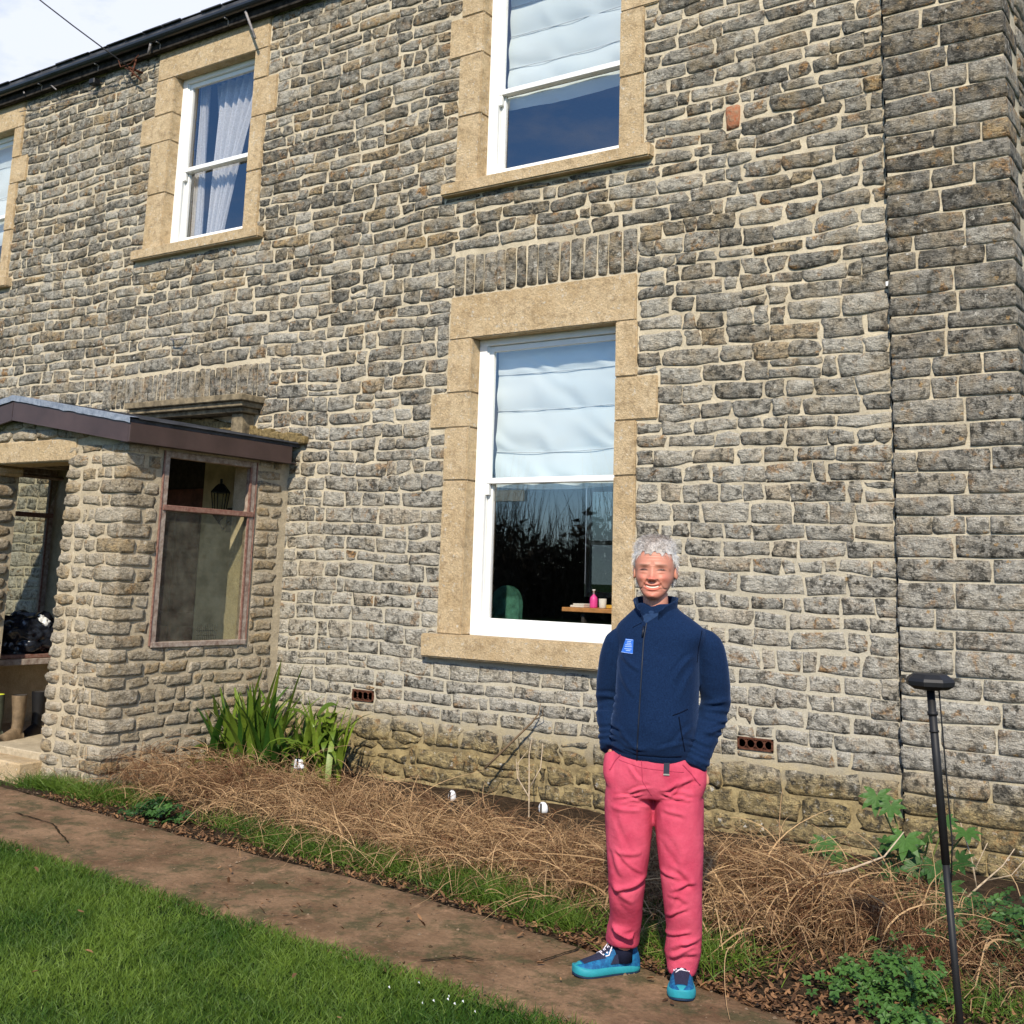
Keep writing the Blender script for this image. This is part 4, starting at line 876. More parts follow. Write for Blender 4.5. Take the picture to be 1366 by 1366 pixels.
props(obj('dead_stems', S2[0], S2[1], MAT['straw'], tone=S2[2]), 'long mound of straw-coloured dead stems against the wall left of the man', 'dead stems', kind='stuff')
S3 = merge([stems(4200, -2.45, 5.9, .35, .26, .42, .34, .0045, .5, .3), stems(4800, -1.85, 5.8, .35, .2, .34, .22, .004, .15, .18), stems(700, -2.3, 5.8, .4, .25, .32, .5, .008, .9, .2), stems(900, -1.3, 5.7, .35, .25, .12, .2, .004, .35, .25)])
props(obj('dead_stems', S3[0], S3[1], MAT['straw'], tone=S3[2]), 'brown heap of dead stems behind and right of the man', 'dead stems', kind='stuff')
# leaf litter
n = 15000; X = rng.uniform(-7.6, -.6, n); yb = np.array([pe(PT, x, 2) for x in X]); u = rng.random(n)**1.5; Y = yb-.06+u*1.5; sel = (rng.random(n) < np.where(X > -3.0, 1, .42)); X, Y = X[sel], Y[sel]; X = np.concatenate([X, rng.uniform(-6.5, -2.2, 26), rng.uniform(-5.2, -2.2, 60)]); Y = np.concatenate([Y, rng.uniform(3.0, 4.2, 26), rng.uniform(4.25, 5.0, 60)]); n = len(X)
Z = np.array([.035 if y < lerp_curve(PB, x) else max(bedz(x, y), -.005 if y < lerp_curve(PT, x)+.02 else -1) for x, y in zip(X, Y)])+rng.uniform(.004, .03, n)
a = rng.uniform(0, 2*np.pi, n); s = rng.uniform(.008, .022, n); cu = rng.uniform(-.6, .9, n)
shape = np.array([(-1, 0, 0), (-.35, .45, 1), (.45, .4, 1), (1, 0, .2), (.45, -.4, 1), (-.35, -.45, 1), (0, 0, 0)]); q = np.array([[0, 5, 6, 1], [1, 6, 3, 2], [6, 5, 4, 3]])
tilt = rng.normal(0, .45, n); V = np.zeros((n, 7, 3))
for k, (px, py, pz) in enumerate(shape):
    V[:, k, 0] = X+s*(px*np.cos(a)-py*np.sin(a)); V[:, k, 1] = Y+s*(px*np.sin(a)+py*np.cos(a)); V[:, k, 2] = Z+s*(pz*cu*.5+px*tilt)
F = (np.arange(n)[:, None, None]*7+q[None]).reshape(-1, 4); tn = np.zeros((n, 3)); tn[:, 0] = np.clip(rng.beta(1.6, 2.2, n)*1.2, 0, 1.1)
props(obj('leaf_litter', V.reshape(-1, 3), F, MAT['litter'], tone=rep(tn, 7)), 'fallen brown leaves scattered along the bed beside the path', 'leaves', kind='stuff')

# ------------------------------------------------------------------ plants with leaves one can tell apart
def strap_leaf(base, az, ln, wd, lift, droop, tone, parent, mt='leafgreen'):
    base = Vector(base); h = Vector((math.cos(az), math.sin(az), 0)); sd_ = Vector((-math.sin(az), math.cos(az), 0)); V = []; F = []; n = 9
    p = base.copy(); ang = lift
    tw = random.uniform(-.6, .6)
    for i in range(n+1):
        t = i/n; ww = wd*math.sin(math.pi*min(1, .18+t*.82))**.7*(1 if t < .97 else .05)
        s2 = (sd_*math.cos(tw*t)+Vector((0, 0, 1))*math.sin(tw*t)); nrm = h.cross(s2)
        V += [p-s2*ww/2, p+nrm*ww*-.16, p+s2*ww/2]
        d = h*math.cos(ang)+Vector((0, 0, 1))*math.sin(ang); p = p+d*(ln/n); ang -= droop/n*(.4+1.6*t)
    for i in range(n):
        for k in range(2): a_ = i*3+k; F.append([a_, a_+1, a_+4, a_+3])
    obj('leaf', [tuple(v) for v in V], F, MAT[mt], parent, tone=(tone, 0, 0), smooth=True)
pl = root('strap_leaved_plant', (-6.95, 6.85, 0), 'bushy clump of upright bright green strap leaves beside the porch', 'plant')
for i in range(215):
    x, y = random.gauss(-7.12, .22), random.gauss(6.84, .11); az = random.uniform(0, 6.28); up_ = random.random() < .55
    strap_leaf((x, y, .02), az, random.uniform(.5, .82) if up_ else random.uniform(.35, .6), random.uniform(.035, .075), random.uniform(1.15, 1.5) if up_ else random.uniform(.8, 1.35), random.uniform(.1, 1.) if up_ else random.uniform(1., 2.8), random.uniform(-.1, .9) if up_ else random.uniform(-.3, .5), pl)
for x, l in ((-6.98, .95), (-6.86, .92), (-7.25, .85), (-7.1, .9)): strap_leaf((x, 6.85, .05), random.uniform(-.6, .4), l, .05, 1.42, .25, .9, pl)
pl2 = root('strap_leaved_plant', (-6.35, 6.95, 0), 'taller wilting strap-leaved plant with drooping yellow-green stems right of the bushy clump', 'plant')
for i in range(75):
    x, y = random.gauss(-6.42, .10), random.gauss(6.9, .07); az = random.uniform(0, 6.28)
    strap_leaf((x, y, .02), az, random.uniform(.42, .72), random.uniform(.03, .055), random.uniform(1.42, 1.57), random.choice((.3, .6, 1.2, 2.6)), random.uniform(.45, 1.2), pl2)
for i in range(22): strap_leaf((random.gauss(-6.42, .08), 6.9, .40+random.uniform(-.1, .15)), random.uniform(0, 6.28), random.uniform(.15, .28), .07, random.uniform(.2, 1.), 2., random.uniform(.3, .8), pl2)
def palmate(center, nrm, size, rot, tone, parent):
    q = Vector(nrm).normalized().to_track_quat('Z', 'Y'); V = [(0, 0, 0)]; F = []; nl = 7
    for i in range(nl):
        a_ = rot+(i-(nl-1)/2)*.72; L_ = size*(1-.09*abs(i-3)); b0 = len(V)
        for (r_, o_, z_) in ((.35, -.20, .02), (.72, -.13, .03), (1, 0, -.07), (.72, .13, .03), (.35, .20, .02), (.6, 0, -.01)):
            V.append((L_*(r_*math.cos(a_)-o_*math.sin(a_)), L_*(r_*math.sin(a_)+o_*math.cos(a_)), L_*z_))
        F += [[0, b0, b0+5, b0+4], [b0, b0+1, b0+5], [b0+1, b0+2, b0+3, b0+5], [b0+5, b0+3, b0+4]]
    obj('leaf', [tuple(q@Vector(v)+Vector(center)) for v in V], F, MAT['darkleaf'], parent, tone=(tone, 0, 0), smooth=False)
fa = root('broad_leaved_shrub', (-1.90, 6.6, 0), 'young shrub with hand-shaped glossy green leaves against the wall behind the black pole', 'shrub')
st = []
for (x, y, z, s_, tn_) in [(-2.02, 6.55, .55, .15, .9), (-1.93, 6.5, .52, .12, .8), (-1.83, 6.4, .38, .15, 1.0), (-1.72, 6.45, .40, .13, .9), (-1.55, 6.5, .44, .14, .8), (-1.66, 6.55, .48, .11, .6), (-1.95, 6.45, .33, .12, .4), (-1.90, 6.4, .22, .12, .3), (-1.78, 6.4, .25, .12, .5), (-1.68, 6.35, .28, .12, .4),
                           (-1.62, 6.4, .18, .13, .5), (-1.80, 6.3, .12, .13, .6), (-1.72, 6.3, .08, .12, .7), (-1.98, 6.5, .25, .1, .2), (-2.33, 6.6, .26, .14, .7), (-2.25, 6.55, .20, .11, .5), (-2.42, 6.6, .20, .10, .3), (-1.85, 6.55, .3, .13, .2), (-1.58, 6.45, .3, .12, .3), (-1.72, 6.6, .2, .14, .1), (-1.9, 6.6, .15, .14, .15)]:
    nv = Vector((random.gauss(.1, .35), -.75+random.gauss(0, .25), .75)); palmate((x, y, z), nv, .82*s_*random.uniform(.9, 1.15), random.uniform(0, 6.28) if random.random() < .3 else -1.57, tn_, fa)
    st.append(([(x*.6-1.85*.4, 6.62, .0), ((x-1.85)/2, y+.08, z*.55), (x, y, z)], .005))
MAT['stemg'] = simple('green_stem', (.12,.15,.04), .7, .2, .2)
tubes('stems', st, MAT['stemg'], fa, n=5)
def herb(cx, cy, rx_, ry_, h, n, label, tone0=.6, sz=.018):
    r = root('low_herb', (cx, cy, 0), label, 'plant'); B = []; 
    V = []; F = []; T = []; k = 0
    for i in range(n):
        x, y = random.gauss(cx, rx_), random.gauss(cy, ry_); z = bedz(x, y)+random.uniform(.03, h)*math.exp(-((x-cx)/rx_/2)**2*.6); a0 = random.uniform(0, 6.28); tn_ = max(0, random.gauss(tone0, .22)); tl = Vector((random.gauss(0, .4), random.gauss(-.35, .35), 1)).normalized().to_track_quat('Z', 'Y')
        for j in range(5):
            a_ = a0+j*1.1; s_ = sz*random.uniform(.7, 1.3)
            pts = [(.15, 0, 0), (.7, -.45, .1), (1.1, -.3, 0), (1.55, 0, -.15), (1.1, .3, 0), (.7, .45, .1)]
            for (u, v_, ww) in pts:
                p = tl@Vector((s_*(u*math.cos(a_)-v_*math.sin(a_)), s_*(u*math.sin(a_)+v_*math.cos(a_)), s_*ww)); V.append((x+p.x, y+p.y, z+p.z)); T.append((tn_, 0, 0))
            F += [[k, k+1, k+2, k+3], [k, k+3, k+4, k+5]]; k += 6
    obj('foliage', V, F, MAT['darkleaf'], r, tone=np.array(T)); return r
herb(-1.55, 5.12, .12, .16, .16, 240, 'low ferny green herb at the path edge left of the black pole', 1.0); herb(-1.36, 4.82, .07, .06, .08, 60, 'small ferny herb close to the foot of the black pole', 1.0)
herb(-1.2, 6.0, .22, .18, .22, 380, 'dark leafy herb patch right of the black pole by the wall', .45, .022); herb(-6.42, 5.36, .11, .07, .14, 130, 'low blue-green leafy plant at the path edge near the porch corner', .45, .022)
herb(-1.62, 6.25, .12, .1, .12, 100, 'pale grey-green sprig under the broad-leaved shrub', .8, .015)
# twigs
MAT['twig'] = simple('pale_twig', (.42,.33,.23), .8, .2, .2, 40); MAT['twigd'] = simple('brown_stick', (.16,.11,.065), .85, .2, .2, 40)
def twig(label, strokes, mt): r = root('dead_twig', strokes[0][0][0], label, 'twig'); tubes('stem', strokes, mt, r, n=5)
twig('pale branching dead twig standing against the wall left of the man', [([(-4.55, 7.0, .0), (-4.62, 7.1, .2), (-4.66, 7.15, .42), (-4.67, 7.2, .55)], [.006, .005, .004, .002]), ([(-4.6, 7.08, .14), (-4.72, 7.1, .26), (-4.77, 7.15, .38)], [.005, .004, .002]), ([(-4.62, 7.1, .2), (-4.56, 7.15, .34), (-4.58, 7.2, .5)], [.004, .004, .002]), ([(-4.7, 7.1, .22), (-4.72, 7.1, .36), (-4.70, 7.2, .44)], [.003, .003, .002])], MAT['twig'])
twig('crooked brown stick leaning on the wall above the dead stems', [([(-5.15, 7.3, .25), (-5.0, 7.38, .42), (-4.82, 7.42, .60), (-4.78, 7.44, .66), (-4.76, 7.44, .74)], [.009, .008, .008, .005, .003]), ([(-4.80, 7.42, .62), (-4.73, 7.43, .66), (-4.74, 7.43, .72)], [.004, .003, .002])], MAT['twigd'])
twig('pale forked dead twig by the wall at the right edge', [([(-1.62, 6.5, .05), (-1.52, 6.55, .16), (-1.40, 6.6, .28), (-1.34, 6.6, .37)], [.007, .006, .004, .002]), ([(-1.52, 6.55, .16), (-1.54, 6.55, .30), (-1.60, 6.6, .46)], [.005, .004, .002]), ([(-1.48, 6.57, .2), (-1.36, 6.6, .24), (-1.28, 6.6, .34)], [.004, .003, .002]), ([(-1.53, 6.55, .24), (-1.47, 6.6, .38)], [.003, .002])], MAT['twig'])
twig('thick pale stem lying across the dead heap right of the man', [([(-2.25, 5.9, .2), (-2.0, 6.0, .27), (-1.85, 6.1, .34), (-1.78, 6.2, .45)], [.008, .007, .005, .003])], MAT['twig'])
# the white plastic pieces in the bed
MAT['wplast'] = simple('white_plastic', (.66,.67,.68), .4, .4, .03)
for (x, y, z, lab, sh) in [(-6.20, 6.45, .23, 'small white plastic piece lying in the dead stems below the strap-leaved plants', 0), (-4.93, 6.62, .13, 'small white plastic piece with a dark slit between the two others', 1), (-4.22, 6.66, .14, 'rounded white plastic cap in the dead stems nearest the man', 2)]:
    r = root('garden_marker', (x, y, z), lab, 'marker', 'white plastic pieces in the bed')
    if sh == 0: bm = bmesh.new(); bx(bm, x-.05, x+.02, y-.02, y+.02, z-.01, z+.06, .01); bx(bm, x+.0, x+.05, y-.03, y+.0, z+.0, z+.03, .008); bmobj('shell', bm, MAT['wplast'], r)
    else: blob('shell', (x, y, z+.04), (.028 if sh == 1 else .034, .025, .042), MAT['wplast'], r, .08, 2, 3)
    box('slit', (x-.004, x+.006, y-.034, y-.026, z+.01, z+.075), MAT['black'], r, .001)
    tubes('spike', [([(x, y, z), (x, y, z-.1)], .005)], MAT['black'], r, n=5)
# lawn daisies
DZ = root('fallen_petals', (-2.9, 3.83, 0), 'few tiny white petals lying in the lawn near the path', 'petals')
V = []; F = []
for i in range(9):
    x, y = random.gauss(-2.92, .09), random.gauss(3.84, .05); z = .04; s_ = random.uniform(.003, .008); k = len(V)
    V += [(x-s_, y, z), (x, y-s_*.7, z+.006), (x+s_, y, z), (x, y+s_*.7, z+.008)]; F.append([k, k+1, k+2, k+3])
obj('petals', V, F, MAT['wplast'], DZ)

# ------------------------------------------------------------------ black pole with receiver head
pole = root('survey_pole', (-1.10, 4.42, 0), 'slim black pole with a wide flat octagonal head standing at the right', 'pole')
pb, ptp = Vector((-1.085, 4.42, 0)), Vector((-1.160, 4.42, 1.30))
tubes('shaft', [([pb+(ptp-pb)*.02, pb.lerp(ptp, .55)], .0125), ([pb.lerp(ptp, .545), ptp], .0145)], MAT['black'], pole, n=16)
tubes('spike', [([pb-Vector((0, 0, .02)), pb+(ptp-pb)*.02], [.003, .012])], MAT['black'], pole, n=10)
V, F = lathe([(.030, 1.296), (.062, 1.300), (.084, 1.313), (.087, 1.328), (.082, 1.338), (.060, 1.353), (.03, 1.354)], ptp.x, ptp.y, 8)
obj('receiver_head', V, F, MAT['black'], pole)
off = Vector((.034, .0, 0)); tubes('cable', [([ptp+Vector((.03, 0, .0)), ptp+off-Vector((0, 0, .08)), pb.lerp(ptp, .6)+Vector((.028, 0, 0)), pb.lerp(ptp, .5)+Vector((.012, 0, 0))], .0028)], MAT['black'], pole, n=6)
for ka, kb, kr in ((.93, .94, .019), (.885, .89, .018)): tubes('collar', [([pb.lerp(ptp, ka), pb.lerp(ptp, kb)], kr)], MAT['black'], pole, n=12)

# ------------------------------------------------------------------ trees behind the viewer, seen only as a reflection
n = 9000; X = rng.uniform(-60, 12, n); Y = rng.uniform(-34, -27, n); d = np.stack([rng.normal(0, .14, n), rng.normal(0, .1, n), np.ones(n)], 1); ln = rng.uniform(3., 6.8, n)*(1+.25*np.sin(X*.5))
V, F = ribbons(np.stack([X, Y, np.zeros(n)-.1], 1), d, ln, np.full(n, .05), np.stack([rng.normal(0, .5, n), rng.normal(0, .4, n), np.zeros(n)], 1), 3)
n2_ = 22000; X = rng.uniform(-60, 12, n2_); Y = rng.uniform(-34, -27, n2_); H = rng.random(n2_)**1.1*(3.4+.8*np.sin(X*.7)+.5*np.sin(X*1.9)); d2 = rng.normal(size=(n2_, 3)); d2 /= np.linalg.norm(d2, axis=1)[:, None]
Va, Fa = ribbons(np.stack([X, Y, H], 1), d2, rng.uniform(.2, .5, n2_), np.full(n2_, .22), d2*.1, 3)
tl = obj('tree_belt', np.vstack([V, Va]), np.vstack([F, Fa+len(V)]), simple('dark_scrub', (.035,.03,.02), .9, .1, .3), None)
props(tl, 'belt of bare dark trees and scrub reflected in the lower window', 'trees', kind='stuff')
# ------------------------------------------------------------------ the man (local frame: x = his left seen from the front, -y = towards the viewer, turned 27 degrees)
PRZ = math.radians(27.2)
man = root('person', (-2.37, 4.62, 0.0), 'smiling grey-haired man in navy fleece, pink trousers and turquoise trainers, hands in pockets', 'person', rz=PRZ)
def loft(secs, n=28, e=2.0):
    """secs: (cx,cy,cz, a,b, yaw) horizontal elliptical sections"""
    V = []; F = []
    for (cx, cy, cz, a, b, yw) in secs:
        for k in range(n):
            t = 2*math.pi*k/n; c_, s_ = math.cos(t), math.sin(t)
            u = a*abs(c_)**(2/e)*(1 if c_ >= 0 else -1); v = b*abs(s_)**(2/e)*(1 if s_ >= 0 else -1)
            V.append((cx+u*math.cos(yw)-v*math.sin(yw), cy+u*math.sin(yw)+v*math.cos(yw), cz))
    m_ = len(secs)
    for j in range(m_-1):
        for k in range(n): F.append([j*n+k, j*n+(k+1) % n, (j+1)*n+(k+1) % n, (j+1)*n+k])
    F.append(list(range(n))[::-1]); F.append([(m_-1)*n+k for k in range(n)])
    return V, F
def interp(secs, k):
    A = np.array(secs, float); m_ = len(A); t = np.linspace(0, m_-1, (m_-1)*k+1); out = []
    for x in t:
        i = min(int(x), m_-2); f = x-i; p0, p1, p2, p3 = A[max(i-1, 0)], A[i], A[i+1], A[min(i+2, m_-1)]
        out.append(.5*((2*p1)+(-p0+p2)*f+(2*p0-5*p1+4*p2-p3)*f*f+(-p0+3*p1-3*p2+p3)*f**3))
    return [tuple(o) for o in out]
def limb(pts, k=5, n=20):
    q = interp([(*p, r) for p, r in pts], k); V, F = tube_geo([s[:3] for s in q], [s[3] for s in q], n)
    c = Vector(q[-1][:3]); return [tuple(v) for v in V], F
def remeshed(parts, vox, smooth_it=2):
    V = []; F = []
    for v, f in parts: o = len(V); V += list(v); F += [[i+o for i in q] for q in f]
    me = bpy.data.meshes.new('tmp'); me.from_pydata(V, [], F); o = bpy.data.objects.new('tmp', me); COL.objects.link(o)
    bm = bmesh.new(); bm.from_mesh(me); bmesh.ops.recalc_face_normals(bm, faces=bm.faces); bm.to_mesh(me); bm.free()
    r = o.modifiers.new('r', 'REMESH'); r.mode = 'VOXEL'; r.voxel_size = vox
    if smooth_it: s = o.modifiers.new('s', 'SMOOTH'); s.iterations = smooth_it; s.factor = .5
    dg = bpy.context.evaluated_depsgraph_get(); m2 = bpy.data.meshes.new_from_object(o.evaluated_get(dg)); bpy.data.objects.remove(o); bpy.data.meshes.remove(me)
    return m2
def coords(me): a = np.empty(len(me.vertices)*3, np.float32); me.vertices.foreach_get('co', a); return a.reshape(-1, 3)
def normals(me): a = np.empty(len(me.vertices)*3, np.float32); me.vertex_normals.foreach_get('vector', a); return a.reshape(-1, 3)
def settone(me, tn):
    ca = me.color_attributes.new('tone', 'FLOAT_COLOR', 'POINT'); t_ = np.ones((len(me.vertices), 4), np.float32); t_[:, :tn.shape[1]] = tn; ca.data.foreach_set('color', t_.ravel())
def ml(name, V, F, mats, parent, smooth=True): return link(name, np_mesh(name, V, F), parent, mats, smooth)
def G_(x, s): return np.exp(-(x/s)**2)
TY = -math.radians(22)   # torso turned towards the path
fx, fy = math.sin(TY), -math.cos(TY)
# --- head
HC = (-.006, -.005)
hs = [(1.571, .012, -.078, -.040), (1.576, .026, -.090, -.02), (1.590, .040, -.0985, .015), (1.61, .052, -.099, .045), (1.635, .0625, -.098, .07), (1.66, .0705, -.0965, .085), (1.69, .0735, -.094, .096), (1.715, .0755, -.096, .102), (1.74, .0765, -.0955, .104), (1.77, .0755, -.089, .102), (1.795, .070, -.076, .094), (1.815, .058, -.056, .08), (1.829, .040, -.032, .058), (1.836, .012, .005, .03)]
hs = interp(hs, 14); nh = 230; HV = []; HF = []
for (z, a, f_, b_) in hs:
    cy = (f_+b_)/2; hb = (b_-f_)/2; e_ = 2.3 if z > 1.62 else 2.1
    for k in range(nh):
        t_ = 2*math.pi*k/nh; c_, s_ = math.cos(t_), math.sin(t_)
        HV.append((a*abs(c_)**(2/e_)*np.sign(c_), cy+hb*abs(s_)**(2/e_)*np.sign(s_), z))
for j in range(len(hs)-1):
    for k in range(nh): HF.append([j*nh+k, j*nh+(k+1) % nh, (j+1)*nh+(k+1) % nh, (j+1)*nh+k])
HF += [list(range(nh))[::-1], [(len(hs)-1)*nh+k for k in range(nh)]]
HV = np.array(HV); x, y, z = HV.T; fr = (y < .0)*np.clip(-y/.05, 0, 1); ax = np.abs(x)
d = np.zeros(len(HV))
nose_t = np.clip((1.712-z)/(1.712-1.660), 0, 1); nose = np.where((z < 1.716), 1, 0)*(.004+.024*nose_t**1.3)*G_(x, .0075+.0065*nose_t)*np.clip((z-1.646)/.010, 0, 1)
d += nose+.010*G_(ax-.0125, .0065)*G_(z-1.6555, .0065)
d += -.009*G_(ax-.032, .015)*G_(z-1.701, .0085)+.007*G_(ax-.033, .0115)*G_(z-1.6985, .0065)
d += .005*G_(z-1.7195, .007)*G_(ax-.028, .022)+.0085*G_(ax-.042, .014)*G_(z-1.662, .014)+.004*G_(ax-.034, .012)*G_(z-1.6855, .004)
sm = 1.622+(ax/.034)**2*.0125
d += -.007*G_(z-sm, .0045)*np.clip((.035-ax)/.010, 0, 1)+.0045*G_(z-(sm+.0105), .0035)*G_(x, .026)+.0055*G_(z-(sm-.0105), .0045)*G_(x, .022)
lx_ = .019+(1.655-z)*.62; d += -.0045*G_(ax-lx_, .004)*((z < 1.657) & (z > 1.612))*1.0
d += -.004*G_(z-1.604, .004)*G_(x, .02)+.007*G_(z-1.585, .010)*G_(x, .015)-.002*G_(ax-.055, .012)*G_(z-1.63, .02)
d += -.0012*G_(z-1.745, .0018)*G_(x, .035)-.0012*G_(z-1.757, .0018)*G_(x, .035)-.0022*G_(ax-.0035, .0014)*G_(z-1.722, .008)
HV[:, 1] -= d*fr
hyaw = math.radians(-6); cz, sz_ = math.cos(hyaw), math.sin(hyaw)
def head_tf(P):
    P = np.array(P, float); X = P[:, 0]*cz-P[:, 1]*sz_; Y = P[:, 0]*sz_+P[:, 1]*cz; X = X*1.15; Z = P[:, 2].copy()
    tl = .03; Zr = Z-1.62; X2 = X*math.cos(tl)-Zr*math.sin(tl)*-1*0-0*Zr
    return np.stack([X+HC[0]+.0*Zr, Y+HC[1], Z+.004], 1)
HVt = head_tf(HV)
def ear(s):
    V = []; F = []; n = 16
    for (dx, a, b) in ((0, .010, .024), (.006, .016, .031), (.012, .019, .034), (.015, .0165, .031), (.011, .011, .022), (.008, .004, .012)):
        for k in range(n):
            t_ = 2*math.pi*k/n; yy = a*math.cos(t_); zz = b*math.sin(t_); V.append((s*(.066+dx*.8+.15*yy+.006), .012+yy*.9-zz*.15*0+.004*(zz/.03), 1.688+zz*(1 if zz > 0 else .9)))
    for j in range(5):
        for k in range(n): F.append([j*n+k, j*n+(k+1) % n, (j+1)*n+(k+1) % n, (j+1)*n+k])
    F += [list(range(n)), [5*n+k for k in range(n)]]; return [tuple(v) for v in head_tf(V)], F
# --- body under the clothes: neck, torso, arms into the pockets, hands with five fingers, legs, feet
neck = loft(interp([(.0, .012, 1.40, .085, .07, 0), (.002, .010, 1.46, .064, .062, 0), (.0, .004, 1.51, .056, .060, 0), (-.002, .0, 1.56, .055, .060, 0), (-.004, .0, 1.61, .054, .060, 0)], 3))
tor = loft(interp([(.0, .0, .80, .15, .10, TY), (0, 0, .92, .145, .095, TY), (0, 0, 1.1, .14, .095, TY), (.01, 0, 1.3, .15, .10, TY), (.02, .01, 1.40, .14, .085, TY), (.01, .012, 1.455, .08, .06, TY)], 3))
LS, LE, LW = (.224, -.005, 1.380), (.254, .040, 1.13), (.175, -.065, .912)   # his left arm (right in the picture)
RS, RE, RW = (-.165, .070, 1.375), (-.200, .12, 1.12), (-.178, .02, .945)
def hand(W, dirv, s):
    d_ = Vector(dirv).normalized(); side_ = d_.cross(Vector((0, -1, 0))).normalized()*s; W = Vector(W); parts = []
    out_ = d_.cross(side_).normalized()
    parts.append(limb([((W-d_*.02), .025), (W+d_*.02, .027), (W+d_*.06, .034), (W+d_*.092, .033)], 3, 14))
    for i, (o, L_) in enumerate(((-.027, .062), (-.009, .074), (.009, .070), (.026, .055))):
        b = W+d_*.088+side_*o; k1 = b+d_*L_*.45; k2 = k1+(d_+out_*.35*(1 if s > 0 else -1)).normalized()*L_*.3; k3 = k2+(d_+out_*.8*(1 if s > 0 else -1)).normalized()*L_*.25
        parts.append(limb([(b, .0095), (k1, .0090), (k2, .0083), (k3, .0070)], 3, 8))
    b = W+d_*.032-side_*.026; parts.append(limb([(b, .012), (b+d_*.03-side_*.018, .0105), (b+d_*.058-side_*.022, .0085)], 3, 8)); return parts
def arm(S, E_, W, k=1.): return limb([(S, .050*k), (tuple((a+b)/2 for a, b in zip(S, E_)), .045*k), (E_, .037*k), (tuple((a+b)/2 for a, b in zip(E_, W)), .036*k), (W, .026*k)], 4, 16)
RL = [(-.100, .03, .86), (-.108, .02, .62), (-.113, .025, .42), (-.120, .09, .24), (-.130, .15, .08)]; LL = [(.098, -.01, .86), (.103, -.02, .62), (.115, -.02, .42), (.128, .015, .24), (.123, .045, .06)]
def leg(P): return limb(list(zip(P, (.082, .070, .052, .048, .036))), 4, 18)
def foot_b(A_, az):
    d_ = Vector((math.cos(az), math.sin(az), 0)); A_ = Vector((A_[0], A_[1], .042)); return limb([(A_-d_*.035, .024), (A_-d_*.0, .030), (A_+d_*.06, .024), (A_+d_*.13, .018)], 3, 12)
AZR, AZL = math.atan2(-.47*.9, -.88), -math.pi/2-.02
AZR = math.radians(180+29)
parts = [neck, tor, arm(LS, LE, LW), arm(RS, RE, RW), leg(RL), leg(LL), foot_b(RL[-1], AZR), foot_b(LL[-1], AZL)]+hand(LW, (-.02, .0, -1), 1)+hand(RW, (.16, -.10, -1), -1)
bm_ = remeshed(parts, .0075, 3)
# head joined to the body mesh
bmh = bmesh.new(); bmh.from_mesh(bm_); mh = bpy.data.meshes.new('t'); ev = [ear(-1), ear(1)]
hv = [tuple(v) for v in HVt]; hf = list(HF); 
for v, f in ev: o = len(hv); hv += v; hf += [[i+o for i in q] for q in f]
mh.from_pydata(hv, [], hf); bmh.from_mesh(mh); me = bpy.data.meshes.new('body'); bmh.to_mesh(me); bmh.free()
bpy.data.meshes.remove(mh)
C_ = coords(me); nb = len(bm_.vertices); loc = C_.copy(); lx0 = (loc[:, 0]-HC[0])/1.15*cz+(loc[:, 1]-HC[1])*sz_; ly0 = -(loc[:, 0]-HC[0])*sz_+(loc[:, 1]-HC[1])*cz; lz0 = loc[:, 2]-.004; axx = np.abs(lx0)
front = (ly0 < -.045)
redn = .35*G_(axx-.042, .02)*G_(lz0-1.662, .02)+.6*G_(lx0, .014)*G_(lz0-1.658, .013)+.3*G_(lz0-1.59, .02)*G_(lx0, .03)+.12
smz = 1.622+(axx/.034)**2*.0125
lip = (G_(lz0-(smz+.0085), .003)+G_(lz0-(smz-.0095), .0042))*(axx < .030)
darkm = 2.3*G_(lz0-(1.6980-((axx-.033)/.013)**2*.0018), .0036)*G_(axx-.033, .0125)+.10*G_(lz0-1.7015, .009)*G_(axx-.030, .018)+.3*G_(lz0-1.688, .0018)*G_(axx-.034, .012)+.3*G_(axx-.0035, .0016)*G_(lz0-1.722, .007)+.22*G_(lz0-1.745, .0016)*G_(axx, .035)+.2*G_(lz0-1.757, .0016)*G_(axx, .035)+.45*np.clip(G_(axx-.062, .004)*G_(lz0-1.696, .008), 0, 1)+.55*G_(lz0-(1.6995+.006), .002)*G_(axx-.033, .014)+.6*G_(lz0-1.6485, .003)*G_(axx-.008, .005)+.8*G_(lz0-smz, .0035)*np.clip((.034-axx)/.006, 0, 1)+.5*G_(axx-(.019+(1.655-lz0)*.62), .0024)*((lz0 < 1.657) & (lz0 > 1.618))
darkm = np.clip(darkm, 0, 1)*front; greyb = np.clip(G_(lz0-(1.7195-((axx-.03)/.03)**2*.005), .0030)*(axx > .012)*(axx < .052), 0, 1)*front*.55
tn = np.stack([np.clip(redn, 0, 1)*np.where(front, 1, .4)+lip*front*.8, darkm, greyb], 1); settone(me, tn)
M, t, b = mat('skin', .5, .35); a = sepz(t, attr(t).outputs['Color']); P = pos(t)
c = mix(t, a[0], (.53, .245, .165), (.54, .11, .075)); c = mix(t, math_n(t, 'MULTIPLY', ramp(t, noise_n(t, P, 70, 4), .4, .7), .25), c, (.50, .19, .13)); c = mix(t, a[1], c, (.07, .028, .02)); c = mix(t, a[2], c, (.30, .20, .155))
t.links.new(c, b.inputs['Base Color']); b.inputs['Subsurface Weight'].default_value = .08; b.inputs['Subsurface Radius'].default_value = (.01, .004, .002); bump(t, b, noise_n(t, P, 260, 4), .25, .002); MAT['skin'] = M
link('body', me, man, MAT['skin'], True)
MAT['teeth'] = simple('teeth', (.78,.70,.60), .3, .5, .02, 30)
tv = []; tf = []
